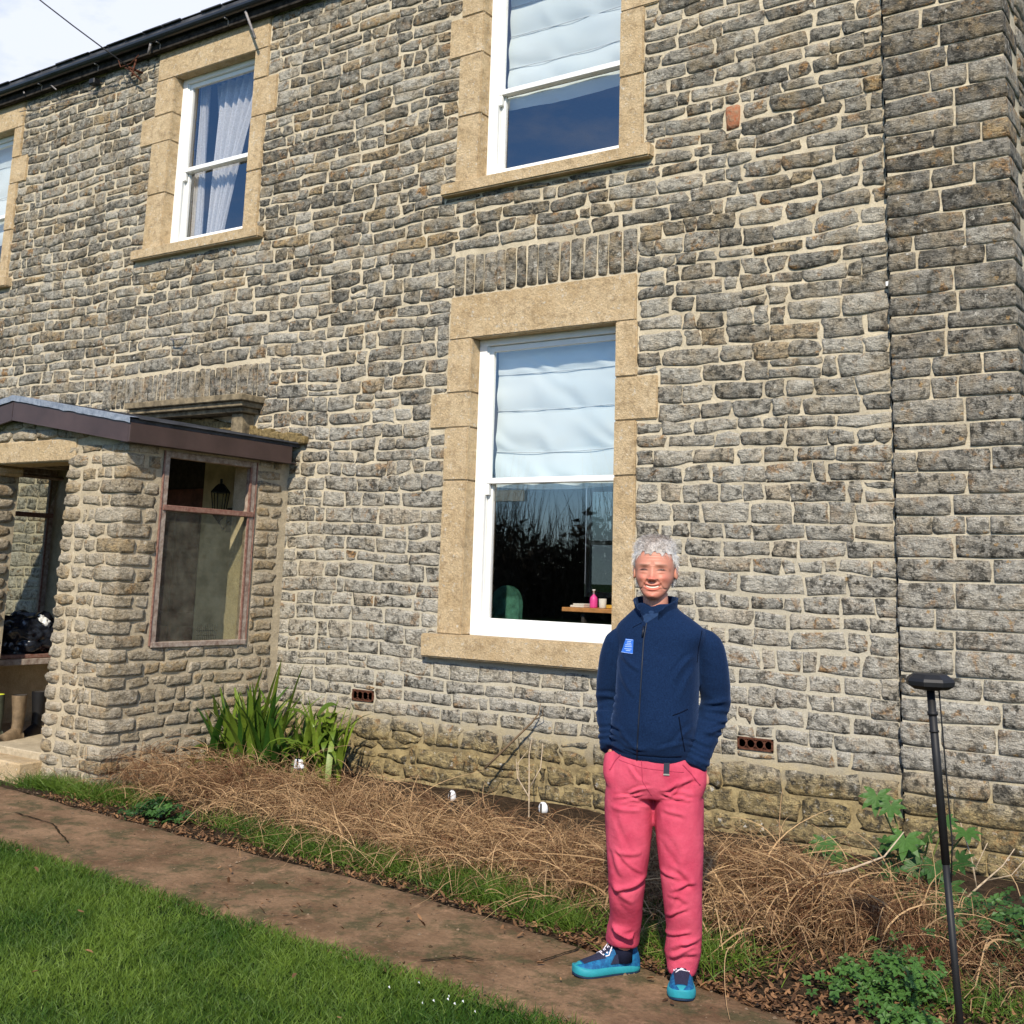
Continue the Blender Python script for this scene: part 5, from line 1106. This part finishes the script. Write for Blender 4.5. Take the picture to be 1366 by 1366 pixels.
for i in range(13):
    x_ = -.0228+i*.0038; zc = 1.6228+(abs(x_)/.034)**2*.0125
    for dz in (-.0030, .0044): tv.append((x_, -.0935+(x_/.03)**2*.008, zc+dz))
for i in range(12): tf.append([2*i, 2*i+2, 2*i+3, 2*i+1])
ml('teeth', head_tf(tv), tf, MAT['teeth'], man)
MAT['eye'] = simple('eye', (.05,.035,.03), .2, .5, .1)
for s in (-1, 1):
    ev_ = [(s*.033+.011*math.cos(k*math.pi/8), -.0855-.003*math.sin(k*math.pi/16)*0, 1.6985+.0014*math.sin(k*math.pi/8)) for k in range(16)]+[(s*.033, -.0885, 1.6985)]
    ml('eye', head_tf(ev_), [[k, (k+1) % 16, 16] for k in range(16)], MAT['eye'], man)
# --- hair: a cap that follows the skull plus short strands
MAT['hair'] = tinted('grey_hair', (.28,.22,.18), (.84,.82,.79), .6, .3, .1)
def hair_keep(P):
    x_, y_, z_ = P; fr_ = -y_
    if fr_ > .03: lim = 1.764+.006*math.sin(x_*140)+.004*math.sin(x_*310)-.0*fr_-.35*max(0, abs(x_)-.045)
    else: lim = 1.735 if fr_ > .012 else (1.705 if fr_ > -.01 else 1.64+.02*(fr_+.01))
    if abs(x_) > .055 and .0 < fr_ < .05: lim = 1.715+(fr_)*.6
    return z_ > lim
base = HV.copy(); cen = np.array([0, .01, 1.70]); nn_ = base-cen; nn_ /= np.linalg.norm(nn_, axis=1)[:, None]
kp = np.array([hair_keep(p) for p in base]); cap = base+nn_*np.array([.004+.0015*noise.noise(Vector(p)*40)+.004*max(0, (p[2]-1.77)/.06) for p in base])[:, None]
hfk = [f for f in HF if len(f) == 4 and all(kp[i] for i in f)]; used_ = sorted({i for f in hfk for i in f}); mp_ = {o: k for k, o in enumerate(used_)}
cp_ = cap[used_]; hfk = [[mp_[i] for i in f] for f in hfk]; o2 = len(cp_); tone_h = np.array([[np.clip(.25+.5*(abs(p[0])/.07)**2+.5*(p[2] < 1.76)+.35*noise.noise(Vector(p)*30), 0, 1), 0, 0] for p in cp_])
link('hair', np_mesh('hair', head_tf(cp_), hfk, tone_h), man, MAT['hair'], True)
sel = rng.integers(0, len(used_), 9000); bp = cp_[sel]+rng.normal(0, .0012, (9000, 3)); nd = nn_[used_][sel]; fl_ = nd*np.where(bp[:, 2:3] > 1.78, .42, .15)+np.stack([rng.normal(0, .25, 9000)+.25*np.sign(bp[:, 0]), np.where(bp[:, 2] > 1.775, -.55, .2), np.where(bp[:, 2] > 1.775, .15, -.75)], 1)+rng.normal(0, .2, (9000, 3)); fl_ /= np.linalg.norm(fl_, axis=1)[:, None]
hV, hF = ribbons(bp-nd*.002, fl_, rng.uniform(.012, .028, 9000), np.full(9000, .0011), -nd*.003+np.array([0, 0, -.003]), 2)
ht = np.clip(tone_h[sel]+rng.normal(0, .28, (9000, 1))*np.array([1, 0, 0]), 0, 1.1)
o = link('hair_strands', np_mesh('hair_strands', head_tf(hV), hF, rep(ht, 6)), man, MAT['hair']); o['kind'] = 'stuff'
# --- jacket
def creases(P, lst):
    out_ = np.zeros(len(P))
    for (x0_, z0_, x1_, z1_, w_, am_) in lst:
        dx_, dz_ = x1_-x0_, z1_-z0_; L2 = dx_*dx_+dz_*dz_; t_ = ((P[:, 0]-x0_)*dx_+(P[:, 2]-z0_)*dz_)/L2; bend_ = .012*np.sin(t_*3.1+x0_*40)
        dd_ = ((P[:, 0]-x0_)*-dz_+(P[:, 2]-z0_)*dx_)/math.sqrt(L2)+bend_; win = np.clip(1-np.abs(t_*2-1)**3, 0, 1)*((t_ > 0) & (t_ < 1))
        out_ += am_*win*(np.exp(-(dd_/w_)**2)-.7*np.exp(-((dd_+w_*1.5)/(w_*.9))**2))
    return out_
def fold(P, fr_, am, sx=(1, 1, 1), sd=0.):
    out_ = np.empty(len(P))
    for i, p in enumerate(P):
        q_ = Vector((p[0]*fr_*sx[0]+sd, p[1]*fr_*sx[1], p[2]*fr_*sx[2])); out_[i] = (1-abs(noise.noise(q_))*2.2)
    return out_*am
def seg_t(P, A_, B_):
    A_ = np.array(A_); B_ = np.array(B_); d_ = B_-A_; t_ = np.clip(((P-A_)@d_)/(d_@d_), 0, 1); return t_, np.linalg.norm(P-(A_+t_[:, None]*d_), axis=1)
torJ = loft(interp([(-.010, .0, .905, .158, .120, TY), (-.008, -.002, .93, .168, .132, TY), (-.006, -.006, .975, .178, .144, TY), (.0, -.010, 1.06, .182, .148, TY), (.006, -.006, 1.17, .178, .142, TY), (.010, .0, 1.28, .178, .134, TY), (.016, .008, 1.36, .182, .122, TY), (.020, .012, 1.42, .204, .112, TY), (.016, .014, 1.46, .190, .098, TY), (.010, .014, 1.495, .146, .084, TY), (.004, .012, 1.53, .098, .072, TY), (.002, .012, 1.555, .078, .066, TY)], 4), 40, 2.3)
def sleeve(S, E_, W, C1, r):
    m1 = tuple((a+b)/2+o for a, b, o in zip(S, E_, (.01*(1 if S[0] > 0 else -1), .0, 0))); m2 = tuple((a+b)/2 for a, b in zip(E_, W))
    return limb([(C1, r[0]), (S, r[1]), (m1, r[2]), (E_, r[3]), (m2, r[4]), (W, r[5]), (tuple(w_+(w_-m)*.12 for w_, m in zip(W, m2)), r[5]*.94)], 5, 24)
slL = sleeve(LS, LE, (.168, -.072, .905), (.15, .0, 1.405), (.055, .063, .066, .060, .058, .048)); slR = sleeve(RS, RE, (-.186, .022, .945), (-.11, .06, 1.39), (.052, .062, .060, .056, .053, .046))
jm = remeshed([torJ, slL, slR], .0065, 4); C_ = coords(jm); Nn = normals(jm)
am = .0035*np.ones(len(C_)); arms = np.zeros(len(C_))
for (A_, B_) in ((LS, LE), (LE, LW), (RS, RE), (RE, RW)):
    t_, dd = seg_t(C_, A_, B_); arms = np.maximum(arms, np.clip((.085-dd)/.02, 0, 1))
elb = np.maximum(G_(np.linalg.norm(C_-np.array(LE), axis=1), .13), G_(np.linalg.norm(C_-np.array(RE), axis=1), .13)); wri = np.maximum(G_(np.linalg.norm(C_-np.array(LW), axis=1), .10), G_(np.linalg.norm(C_-np.array(RW), axis=1), .10))
f1 = fold(C_, 6, 1, (1.0, 1.0, 1.9), 3.3); f2 = fold(C_, 5, 1, (1, 1, .7), 8.1)
disp = arms*(.004+.009*elb+.007*wri)*f1+(1-arms)*(.0055*f2+.006*f1*G_(C_[:, 2]-.97, .10))
# armpit drag lines, hem rib
disp += -.005*G_(C_[:, 2]-.935, .004)*(1-arms)
rj = random.Random(11); jc = [(-.15, 1.36, -.06, 1.27, .010, .006), (.16, 1.35, .07, 1.24, .010, .008), (.17, 1.30, .09, 1.16, .012, .006), (-.15, 1.30, -.08, 1.16, .011, .005), (.17, 1.06, .06, .97, .010, .006), (-.15, 1.05, -.07, .96, .010, .006), (.15, 1.0, .0, .955, .008, .005), (-.14, .99, -.03, .955, .008, .005), (-.02, 1.30, -.03, 1.02, .02, .004)]
for (ex_, ez_, sg) in ((.265, 1.14, 1), (-.215, 1.12, -1)):
    for i in range(8): zc_ = ez_+rj.uniform(-.13, .12); jc.append((ex_-sg*.06, zc_+rj.uniform(-.01, .03), ex_+sg*.05, zc_-rj.uniform(-.02, .03), rj.uniform(.007, .012), rj.uniform(.004, .008)))
for (ex_, ez_) in ((.185, .95), (-.185, .98)):
    for i in range(4): zc_ = ez_+i*.024-.03; jc.append((ex_-.06, zc_+.012, ex_+.06, zc_-.010+.012*(i % 2), .007, .006))
disp = disp*.6+creases(C_, jc)*(C_[:, 1] < .10)
C_ = C_+Nn*disp[:, None]; jm.vertices.foreach_set('co', C_.astype(np.float32).ravel()); jm.update()
M, t, b = mat('navy_fleece', .95, .1); P = pos(t); c = mix(t, ramp(t, noise_n(t, P, 160, 4, .7), .3, .7), (.0035, .011, .036), (.008, .024, .068)); t.links.new(c, b.inputs['Base Color']); b.inputs['Sheen Weight'].default_value = .18; b.inputs['Sheen Roughness'].default_value = .4; b.inputs['Sheen Tint'].default_value = (.25, .4, .8, 1); bump(t, b, noise_n(t, P, 300, 4), .5, .003); MAT['fleece'] = M
jk = link('fleece_jacket', jm, man, MAT['fleece'], True)
jb = BVHTree.FromPolygons([Vector(v) for v in C_], [tuple(p.vertices) for p in jm.polygons])
def onj(x_, z_, off_=.0015, bv=None):
    h_ = (bv or jb).ray_cast(Vector((x_, -1, z_)), Vector((0, 1, 0)))
    return (h_[0]+h_[1]*off_ if h_[1].y < 0 else h_[0]-h_[1]*off_) if h_[0] else Vector((x_, -.12, z_))
def line_on(name, pts, r, mt, n_=14, par=None, bv=None):
    P_ = []
    for (a_, b_) in zip(pts[:-1], pts[1:]):
        for k in range(n_): t_ = k/n_; P_.append(onj(a_[0]+(b_[0]-a_[0])*t_, a_[1]+(b_[1]-a_[1])*t_, .0, bv))
    P_.append(onj(*pts[-1], .0, bv)); V, F = tube_geo(P_, r, 6); return ml(name, [tuple(v) for v in V], F, mt, par or jk)
MAT['zip'] = simple('dark_zip', (.003,.006,.016), .5, .4, .1, 200); MAT['seamn'] = simple('navy_seam', (.002,.005,.016), .9, .1, .1)
line_on('zip', [(-.040, 1.475), (-.052, 1.40), (-.062, 1.2), (-.072, 1.0), (-.074, .912)], .0035, MAT['zip'])
ml('zip_pull', *[q if i else [tuple(v) for v in q] for i, q in enumerate(tube_geo([onj(-.050, 1.46, .004), onj(-.055, 1.415, .006)], .005, 6))], MAT['zip'], jk)
line_on('pocket_seam', [(.098, 1.10), (.108, 1.04), (.124, .96)], .003, MAT['seamn']); line_on('pocket_seam', [(.072, 1.105), (.10, 1.115), (.135, 1.13)], .0025, MAT['seamn'])
line_on('hem_stitch', [(-.13, .952), (-.074, .937), (.03, .937), (.11, .94)], .0018, MAT['seamn'])
line_on('yoke_seam', [(-.06, 1.475), (-.10, 1.452)], .0018, MAT['seamn'])
line_on('armhole_seam', [(.195, 1.45), (.180, 1.38), (.175, 1.32)], .0022, MAT['seamn'])
# badge: blue trapezoid with illegible pale lines
MAT['badge'] = simple('blue_badge', (.03,.14,.55), .6, .3, .05); MAT['badgeline'] = simple('pale_thread', (.35,.50,.85), .7, .2, .05)
def patch(name, quad, mt, nu=8, nv=8, off_=.0025, par=None, bv=None):
    V = []; F = []
    for j in range(nv+1):
        for i in range(nu+1):
            s_, t_ = i/nu, j/nv; a_ = [quad[0][k]*(1-s_)+quad[1][k]*s_ for k in (0, 1)]; b_ = [quad[3][k]*(1-s_)+quad[2][k]*s_ for k in (0, 1)]
            V.append(tuple(onj(a_[0]*(1-t_)+b_[0]*t_, a_[1]*(1-t_)+b_[1]*t_, off_, bv)))
    for j in range(nv):
        for i in range(nu): a_ = j*(nu+1)+i; F.append([a_, a_+1, a_+nu+2, a_+nu+1])
    return ml(name, V, F, mt, par or jk)
bd = [(-.146, 1.345), (-.096, 1.343), (-.094, 1.402), (-.128, 1.404)]
patch('badge', bd, MAT['badge'])
def bline(z0, x0, x1, th): return patch('badge_print', [(x0, z0), (x1, z0), (x1, z0+th), (x0, z0+th)], MAT['badgeline'], 6, 1, .0036)
patch('badge_print', [(-.146, 1.345), (-.096, 1.343), (-.0955, 1.3445), (-.1455, 1.3465)], MAT['badgeline'], 6, 1, .0036); bline(1.3985, -.127, -.097, .0025)
for z_, a_, b_ in ((1.391, -.120, -.104), (1.384, -.122, -.103), (1.377, -.128, -.101), (1.370, -.130, -.100), (1.360, -.132, -.101), (1.353, -.126, -.106)): bline(z_, a_, b_, .003)
# collar standing open, inner dark shirt
MAT['shirt'] = simple('navy_shirt', (.018,.040,.095), .9, .1, .1, 80)
V, F = loft(interp([(.0, -.004, 1.40, .10, .075, TY*.4), (.0, -.004, 1.46, .074, .070, TY*.3), (-.001, -.002, 1.495, .063, .0665, 0), (-.001, 0, 1.522, .0600, .0650, 0), (-.001, .001, 1.527, .0585, .0635, 0)], 4), 36); ml('shirt', V, F, MAT['shirt'], man)
V = []; F = []; nc = 60; nr = 8; gap = .36
for i in range(nc+1):
    t_ = i/nc; th = -math.pi/2+TY*.75+gap+(2*math.pi-2*gap)*t_; fw = abs(t_-.5)*2   # fw: 1 at the front ends
    hgt = .070-.016*fw**4; lean_ = .004+.026*fw**3
    for side_ in (0, 1):
        for j in range(nr+1):
            s_ = j/nr; rad_ = .084-.004*s_*(1-fw)+lean_*s_**1.5+(.0045 if side_ == 0 else -.001)+.003*fw; dz = hgt*s_-.030*fw**4-.004; 
            V.append((.002+rad_*1.0*math.cos(th), .012+rad_*.98*math.sin(th), 1.512+dz+.014*(1-fw)-(.006*s_ if fw > .9 else 0)))
k_ = (nr+1)*2
for i in range(nc):
    for j in range(nr): a_ = i*k_+j; F.append([a_, a_+k_, a_+k_+1, a_+1]); a_ += nr+1; F.append([a_, a_+1, a_+k_+1, a_+k_])
    F.append([i*k_+nr, i*k_+k_+nr, i*k_+k_+2*nr+1, i*k_+2*nr+1])
for i in (0, nc):
    for j in range(nr): F.append([i*k_+j, i*k_+j+1, i*k_+nr+1+j+1, i*k_+nr+1+j])
ml('collar', V, F, MAT['fleece'], jk)
# front opening below the collar: two small lapel facings in a V over the shirt
ml('neck_opening', [tuple(onj(x_, z_, .002)) for x_, z_ in ((-.074, 1.515), (.022, 1.520), (-.004, 1.497), (-.043, 1.472), (-.064, 1.495), (-.025, 1.512), (-.03, 1.492))], [[0, 4, 6, 5], [4, 3, 6], [3, 2, 6], [2, 1, 5, 6]], MAT['shirt'], man)
# --- trousers
def tsec(P_, ab): return loft(interp([(*p, a_, b_, yw) for p, (a_, b_, yw) in zip(P_, ab)], 4), 30, 2.3)
hip = loft(interp([(-.012, .0, .99, .145, .105, TY), (-.010, .0, .93, .165, .122, TY*.8), (-.006, .002, .86, .197, .128, TY*.5), (-.004, .004, .80, .203, .125, TY*.3), (-.002, .006, .755, .190, .105, TY*.2)], 4), 44, 2.5)
tR = tsec([(-.112, .02, .80), (-.1065, .02, .74), (-.1065, .018, .63), (-.110, .015, .52), (-.1115, .022, .42), (-.115, .05, .32), (-.117, .095, .24), (-.125, .13, .175), (-.131, .145, .135), (-.132, .148, .118)], [(.092, .11, 0), (.1015, .112, 0), (.1, .105, 0), (.090, .096, 0), (.079, .086, 0), (.071, .080, 0), (.067, .076, .2), (.066, .076, .4), (.065, .074, .5), (.062, .070, .5)])
tL = tsec([(.104, -.01, .80), (.1035, -.012, .74), (.104, -.015, .63), (.110, -.018, .52), (.1155, -.018, .42), (.122, -.008, .32), (.1285, .012, .23), (.1235, .03, .14), (.123, .035, .10), (.121, .036, .055)], [(.092, .11, 0), (.1, .112, 0), (.099, .105, 0), (.092, .096, 0), (.083, .088, 0), (.076, .083, 0), (.071, .079, 0), (.070, .078, 0), (.064, .071, 0), (.054, .062, 0)])
pk = [limb([((.172, -.055, .90), .04), ((.168, -.060, .83), .047), ((.150, -.062, .76), .038)], 4, 16), limb([((-.170, .01, .915), .045), ((-.165, -.02, .84), .050), ((-.14, -.04, .77), .038)], 4, 16)]
tm = remeshed([hip, tR, tL]+pk, .0065, 4); C_ = coords(tm); Nn = normals(tm)
X_, Y_, Z_ = C_.T; cro = np.array([0, -.06, .755]); dc = np.linalg.norm(C_-cro, axis=1); ang_ = np.arctan2(C_[:, 2]-cro[2], C_[:, 0]-cro[0])
f1 = fold(np.stack([X_, Y_, Z_+.25*X_*np.sin(Z_*9)], 1), 6, 1, (.9, .9, 2.), 1.7); f2 = fold(np.stack([X_*.7+Z_*.7, Y_, Z_*.7-X_*.7], 1), 8, 1, (.7, .7, 2.2), 5.2); f3 = fold(C_, 5, 1, (1.5, 1.5, .5), 9.)
wc = G_(dc, .15); kn = G_(Z_-.42, .09); hm = np.where(X_ < 0, G_(Z_-.16, .06), G_(Z_-.13, .07)); hp = G_(Z_-.86, .07)
f4 = fold(np.stack([X_*.9+Z_*.5*np.sign(X_), Y_*.6, Z_-X_*.9*np.sign(X_)], 1), 15, 1, (.5, .5, 1.6), 2.2)
wh = np.clip(f4, -.3, 1)*.0080*(G_(dc, .17)+.5*kn+.7*hm+.25)
disp = wh+.0045*f3+.0022*f2+wc*.006*np.sin(ang_*9+f2*1.5)*0+f1*(.0065*wc+.003*kn+.009*hm+.004*hp)+f2*(.006*kn+.006*wc+.004*hm)
disp += -.010*np.exp(-((X_+.0)/.010)**2)*G_(Z_-.77, .04)*(Y_ < 0)
rr_ = random.Random(5); cl_ = []
for i in range(16):   # drag lines radiating from the crotch
    s_ = -1 if i % 2 else 1; a_ = rr_.uniform(-.5, .55); r0_ = rr_.uniform(.0, .05); r1_ = rr_.uniform(.10, .19); cx_, cz_ = s_*.01, .77+rr_.uniform(-.05, .05)
    cl_.append((cx_+s_*r0_*math.cos(a_), cz_+r0_*math.sin(a_), cx_+s_*r1_*math.cos(a_), cz_+r1_*math.sin(a_), rr_.uniform(.005, .010), rr_.uniform(.004, .009)))
for lx0_, knz, hz_ in ((-.112, .43, .15), (.112, .42, .11)):
    for i in range(7): zc_ = knz+rr_.uniform(-.10, .12); sl_ = rr_.uniform(-.07, .07); xa_ = lx0_+rr_.uniform(-.08, -.03); cl_.append((xa_, zc_+sl_, xa_+rr_.uniform(.07, .14), zc_-sl_*.6, rr_.uniform(.007, .013), rr_.uniform(.004, .009)))
    for i in range(6): zc_ = hz_+rr_.uniform(.0, .12); sl_ = rr_.uniform(-.03, .03); xa_ = lx0_+rr_.uniform(-.08, -.04); cl_.append((xa_, zc_+sl_, xa_+rr_.uniform(.08, .15), zc_-sl_, rr_.uniform(.007, .012), rr_.uniform(.005, .010)))
    for i in range(4): zc_ = rr_.uniform(.5, .68); xa_ = lx0_+rr_.uniform(-.07, .0); cl_.append((xa_, zc_+.07, xa_+rr_.uniform(-.02, .07), zc_-.09, rr_.uniform(.012, .02), rr_.uniform(.003, .006)))
disp = .004*f3+creases(C_, cl_)*(Y_ < .06)+.004*f1*hm
C_ = C_+Nn*disp[:, None]; tm.vertices.foreach_set('co', C_.astype(np.float32).ravel()); tm.update()
M, t, b = mat('pink_cotton', .85, .15); P = pos(t); n1 = noise_n(t, P, 9, 6, .6); c = mix(t, ramp(t, n1, .3, .7), (.42, .032, .075), (.58, .082, .135)); c = mix(t, math_n(t, 'MULTIPLY', ramp(t, noise_n(t, P, 320, 3), .3, .7), .15), c, (.58, .16, .19)); t.links.new(c, b.inputs['Base Color']); bump(t, b, math_n(t, 'ADD', noise_n(t, P, 22, 5, .6), math_n(t, 'MULTIPLY', noise_n(t, P, 400, 3), .15)), .45, .012); MAT['pinkc'] = M
tr_ = link('trousers', tm, man, MAT['pinkc'], True)
tb = BVHTree.FromPolygons([Vector(v) for v in C_], [tuple(p.vertices) for p in tm.polygons])
MAT['pinkseam'] = simple('pink_seam', (.36,.04,.08), .9, .1, .1, 90)
line_on('fly_seam', [(-.055, .915), (-.050, .83), (-.012, .775)], .0018, MAT['pinkseam'], 12, tr_, tb); line_on('pocket_edge', [(.115, .905), (.15, .87), (.188, .825)], .003, MAT['pinkseam'], 10, tr_, tb); line_on('pocket_edge', [(-.135, .935), (-.165, .90), (-.188, .86)], .003, MAT['pinkseam'], 10, tr_, tb)
line_on('waist_seam', [(-.15, .905), (-.06, .885), (.03, .880), (.12, .875)], .0016, MAT['pinkseam'], 10, tr_, tb)
MAT['belt'] = simple('dark_webbing', (.03,.035,.05), .8, .2, .1, 200); MAT['steel'] = simple('pale_metal', (.6,.58,.52), .35, .5, .05, metal=.6)
patch('belt_tab', [(.036, .868), (.060, .868), (.062, .915), (.038, .915)], MAT['belt'], 4, 5, .004, man, tb); patch('belt_tip', [(.036, .862), (.061, .862), (.061, .868), (.036, .868)], MAT['steel'], 4, 2, .006, man, tb)
# --- trainers
M, t, b = mat('turquoise_knit', .7, .3); P = pos(t); t.links.new(mix(t, ramp(t, noise_n(t, P, 60, 3), .45, .6), (.004, .07, .19), (.008, .13, .28)), b.inputs['Base Color']); MAT['knit'] = M
MAT['turq'] = simple('turquoise_foam', (.02,.24,.29), .6, .3, .06, 40); MAT['mesh'] = simple('navy_mesh', (.02,.022,.045), .8, .2, .2, 200); MAT['lace'] = simple('white_lace', (.75,.70,.76), .8, .2, .05); MAT['outs'] = simple('dark_outsole', (.006,.02,.05), .7, .3, .1)
MAT['sock'] = simple('dark_sock', (.012,.014,.03), .9, .1, .1)
for P_ in (RL[-1], LL[-1]):
    V, F = loft([(P_[0]*.985, P_[1], .05, .043, .050, 0), (P_[0], P_[1], .10, .045, .050, 0), (P_[0], P_[1]-.005, .20, .052, .056, 0)], 20); ml('sock', V, F, MAT['sock'], man)
def trainer(heel, az):
    r = root('trainer', (0, 0, 0), None, None); r.parent = man; r.location = (heel[0], heel[1], 0); r.rotation_euler = (0, 0, az)
    Ls = .30; def_w = [(0, .030), (.02, .041), (.07, .045), (.13, .046), (.19, .054), (.235, .056), (.27, .048), (.292, .031), (.300, .014)]
    S = interp([(s_, w_) for s_, w_ in def_w], 3)
    def ring(z, k, dy=0):
        Lh = [(s_+dy*(1 if s_ > .15 else -1)*0, w_*k*(1.0 if s_ < .15 else 1.0)) for s_, w_ in S]
        return [(a_, b_*1.0, z+.009*max(0, (a_-.24)/.06)**2+.004*max(0, (.03-a_)/.03)) for a_, b_ in Lh]+[(a_, -b_, z+.009*max(0, (a_-.24)/.06)**2+.004*max(0, (.03-a_)/.03)) for a_, b_ in Lh[::-1]]
    def stack(zs, name, mt):
        V = []; F = []; rg = [ring(z, k) for z, k in zs]; n = len(rg[0])
        for q in rg: V += q
        for j in range(len(rg)-1):
            for k in range(n): F.append([j*n+k, j*n+(k+1) % n, (j+1)*n+(k+1) % n, (j+1)*n+k])
        F += [list(range(n))[::-1], [(len(rg)-1)*n+k for k in range(n)]]
        return link(name, np_mesh(name, V, F), r, mt, True)
    stack([(.0, .93), (.001, .97), (.009, .98)], 'outsole', MAT['outs']); stack([(.0085, .99), (.012, 1.03), (.024, 1.05), (.034, 1.0), (.038, .93)], 'midsole', MAT['turq'])
    # upper: cross sections along the foot
    prof = [(.004, .038, .080, .075), (.015, .042, .105, .1), (.05, .044, .118, .112), (.085, .044, .120, .115), (.115, .044, .116, .108), (.14, .045, .100, .09), (.17, .048, .086, .078), (.20, .051, .074, .068), (.235, .052, .064, .058), (.265, .044, .056, .05), (.288, .030, .047, .042), (.297, .014, .038, .036)]
    V = []; F = []; n = 18; TN = []
    for (s_, w_, h_, _) in interp(prof, 3):
        for k in range(n+1):
            t_ = math.pi*k/n; c_, q_ = math.cos(t_), math.sin(t_); e_ = .8
            V.append((s_, w_*np.sign(c_)*abs(c_)**e_*(1-.25*q_*(s_ > .1)), .030+(h_-.030)*abs(q_)**.75))
    m_ = len(V)//(n+1)
    for j in range(m_-1):
        for k in range(n): F.append([j*(n+1)+k, (j+1)*(n+1)+k, (j+1)*(n+1)+k+1, j*(n+1)+k+1])
    F.append([k for k in range(n+1)]); 
    link('upper', np_mesh('upper', V, F), r, MAT['knit'], True)
    ub = BVHTree.FromPolygons([Vector(v) for v in V], F)
    def top(x_, y_, o_=.002):
        h_ = ub.ray_cast(Vector((x_, y_, .3)), Vector((0, 0, -1))); return (h_[0]+Vector((0, 0, o_))) if h_[0] else Vector((x_, y_, .05))
    def tp(name, pts, mt, nu=8, nv=8, o_=.002):
        VV = []; FF = []
        for j in range(nv+1):
            for i in range(nu+1):
                s_, t_ = i/nu, j/nv; x_ = pts[0]*(1-t_)+pts[1]*t_; wv = pts[2]*(1-t_)+pts[3]*t_; VV.append(tuple(top(x_, (s_*2-1)*wv, o_)))
        for j in range(nv):
            for i in range(nu): a_ = j*(nu+1)+i; FF.append([a_, a_+1, a_+nu+2, a_+nu+1])
        link(name, np_mesh(name, VV, FF), r, mt, True)
    tp('toe_mesh', (.165, .262, .034, .024), MAT['mesh']); tp('tongue', (.10, .175, .018, .020), MAT['mesh'], o_=.005); tp('toe_cap', (.268, .2945, .020, .006), MAT['turq'])
    for k in range(4):
        x_ = .115+k*.018; tv_, tf_ = tube_geo([top(x_, -.024, .003), top(x_+.010, 0, .006), top(x_+.002, .024, .003)], .0022, 6); link('lace', np_mesh('lace', [tuple(v) for v in tv_], tf_), r, MAT['lace'], True)
        tv_, tf_ = tube_geo([top(x_+.014, -.024, .003), top(x_+.004, 0, .007), top(x_, .024, .003)], .002, 6); link('lace', np_mesh('lace', [tuple(v) for v in tv_], tf_), r, MAT['lace'], True)
    for sy in (-1, 1):
        pts_ = [top(.118, 0, .012), top(.125, sy*.018, .018), top(.150, sy*.032, .006), top(.165, sy*.030, .004)]; tv_, tf_ = tube_geo(pts_, .0026, 6); link('lace', np_mesh('lace', [tuple(v) for v in tv_], tf_), r, MAT['lace'], True)
        VV = [tuple(Vector((x_, sy*(y_+.0015), z_))) for x_, y_, z_ in ((.09, .0445, .05), (.15, .0475, .05), (.125, .040, .085), (.105, .041, .085))]; link('side_panel', np_mesh('side_panel', VV, [[0, 1, 2, 3]]), r, MAT['mesh'])
    # ankle collar of the shoe
    V, F = [], []
    cv, cf = tube_geo([(.012+.0, 0, .092)]+[(.055-.045*math.cos(a_), .031*math.sin(a_), .098+.010*(math.cos(a_) < 0)*(-math.cos(a_))) for a_ in np.linspace(.2, 2*math.pi-.2, 20)]+[(.012, 0, .092)], .008, 8); link('ankle_collar', np_mesh('ankle_collar', [tuple(v) for v in cv], cf), r, MAT['knit'], True)
    return r
import re
def shoes():
    for (h_, az) in (((-.068, .195), math.radians(180+28)), ((.122, .135), -math.pi/2-.03)):
        r = trainer(h_, az)
shoes()
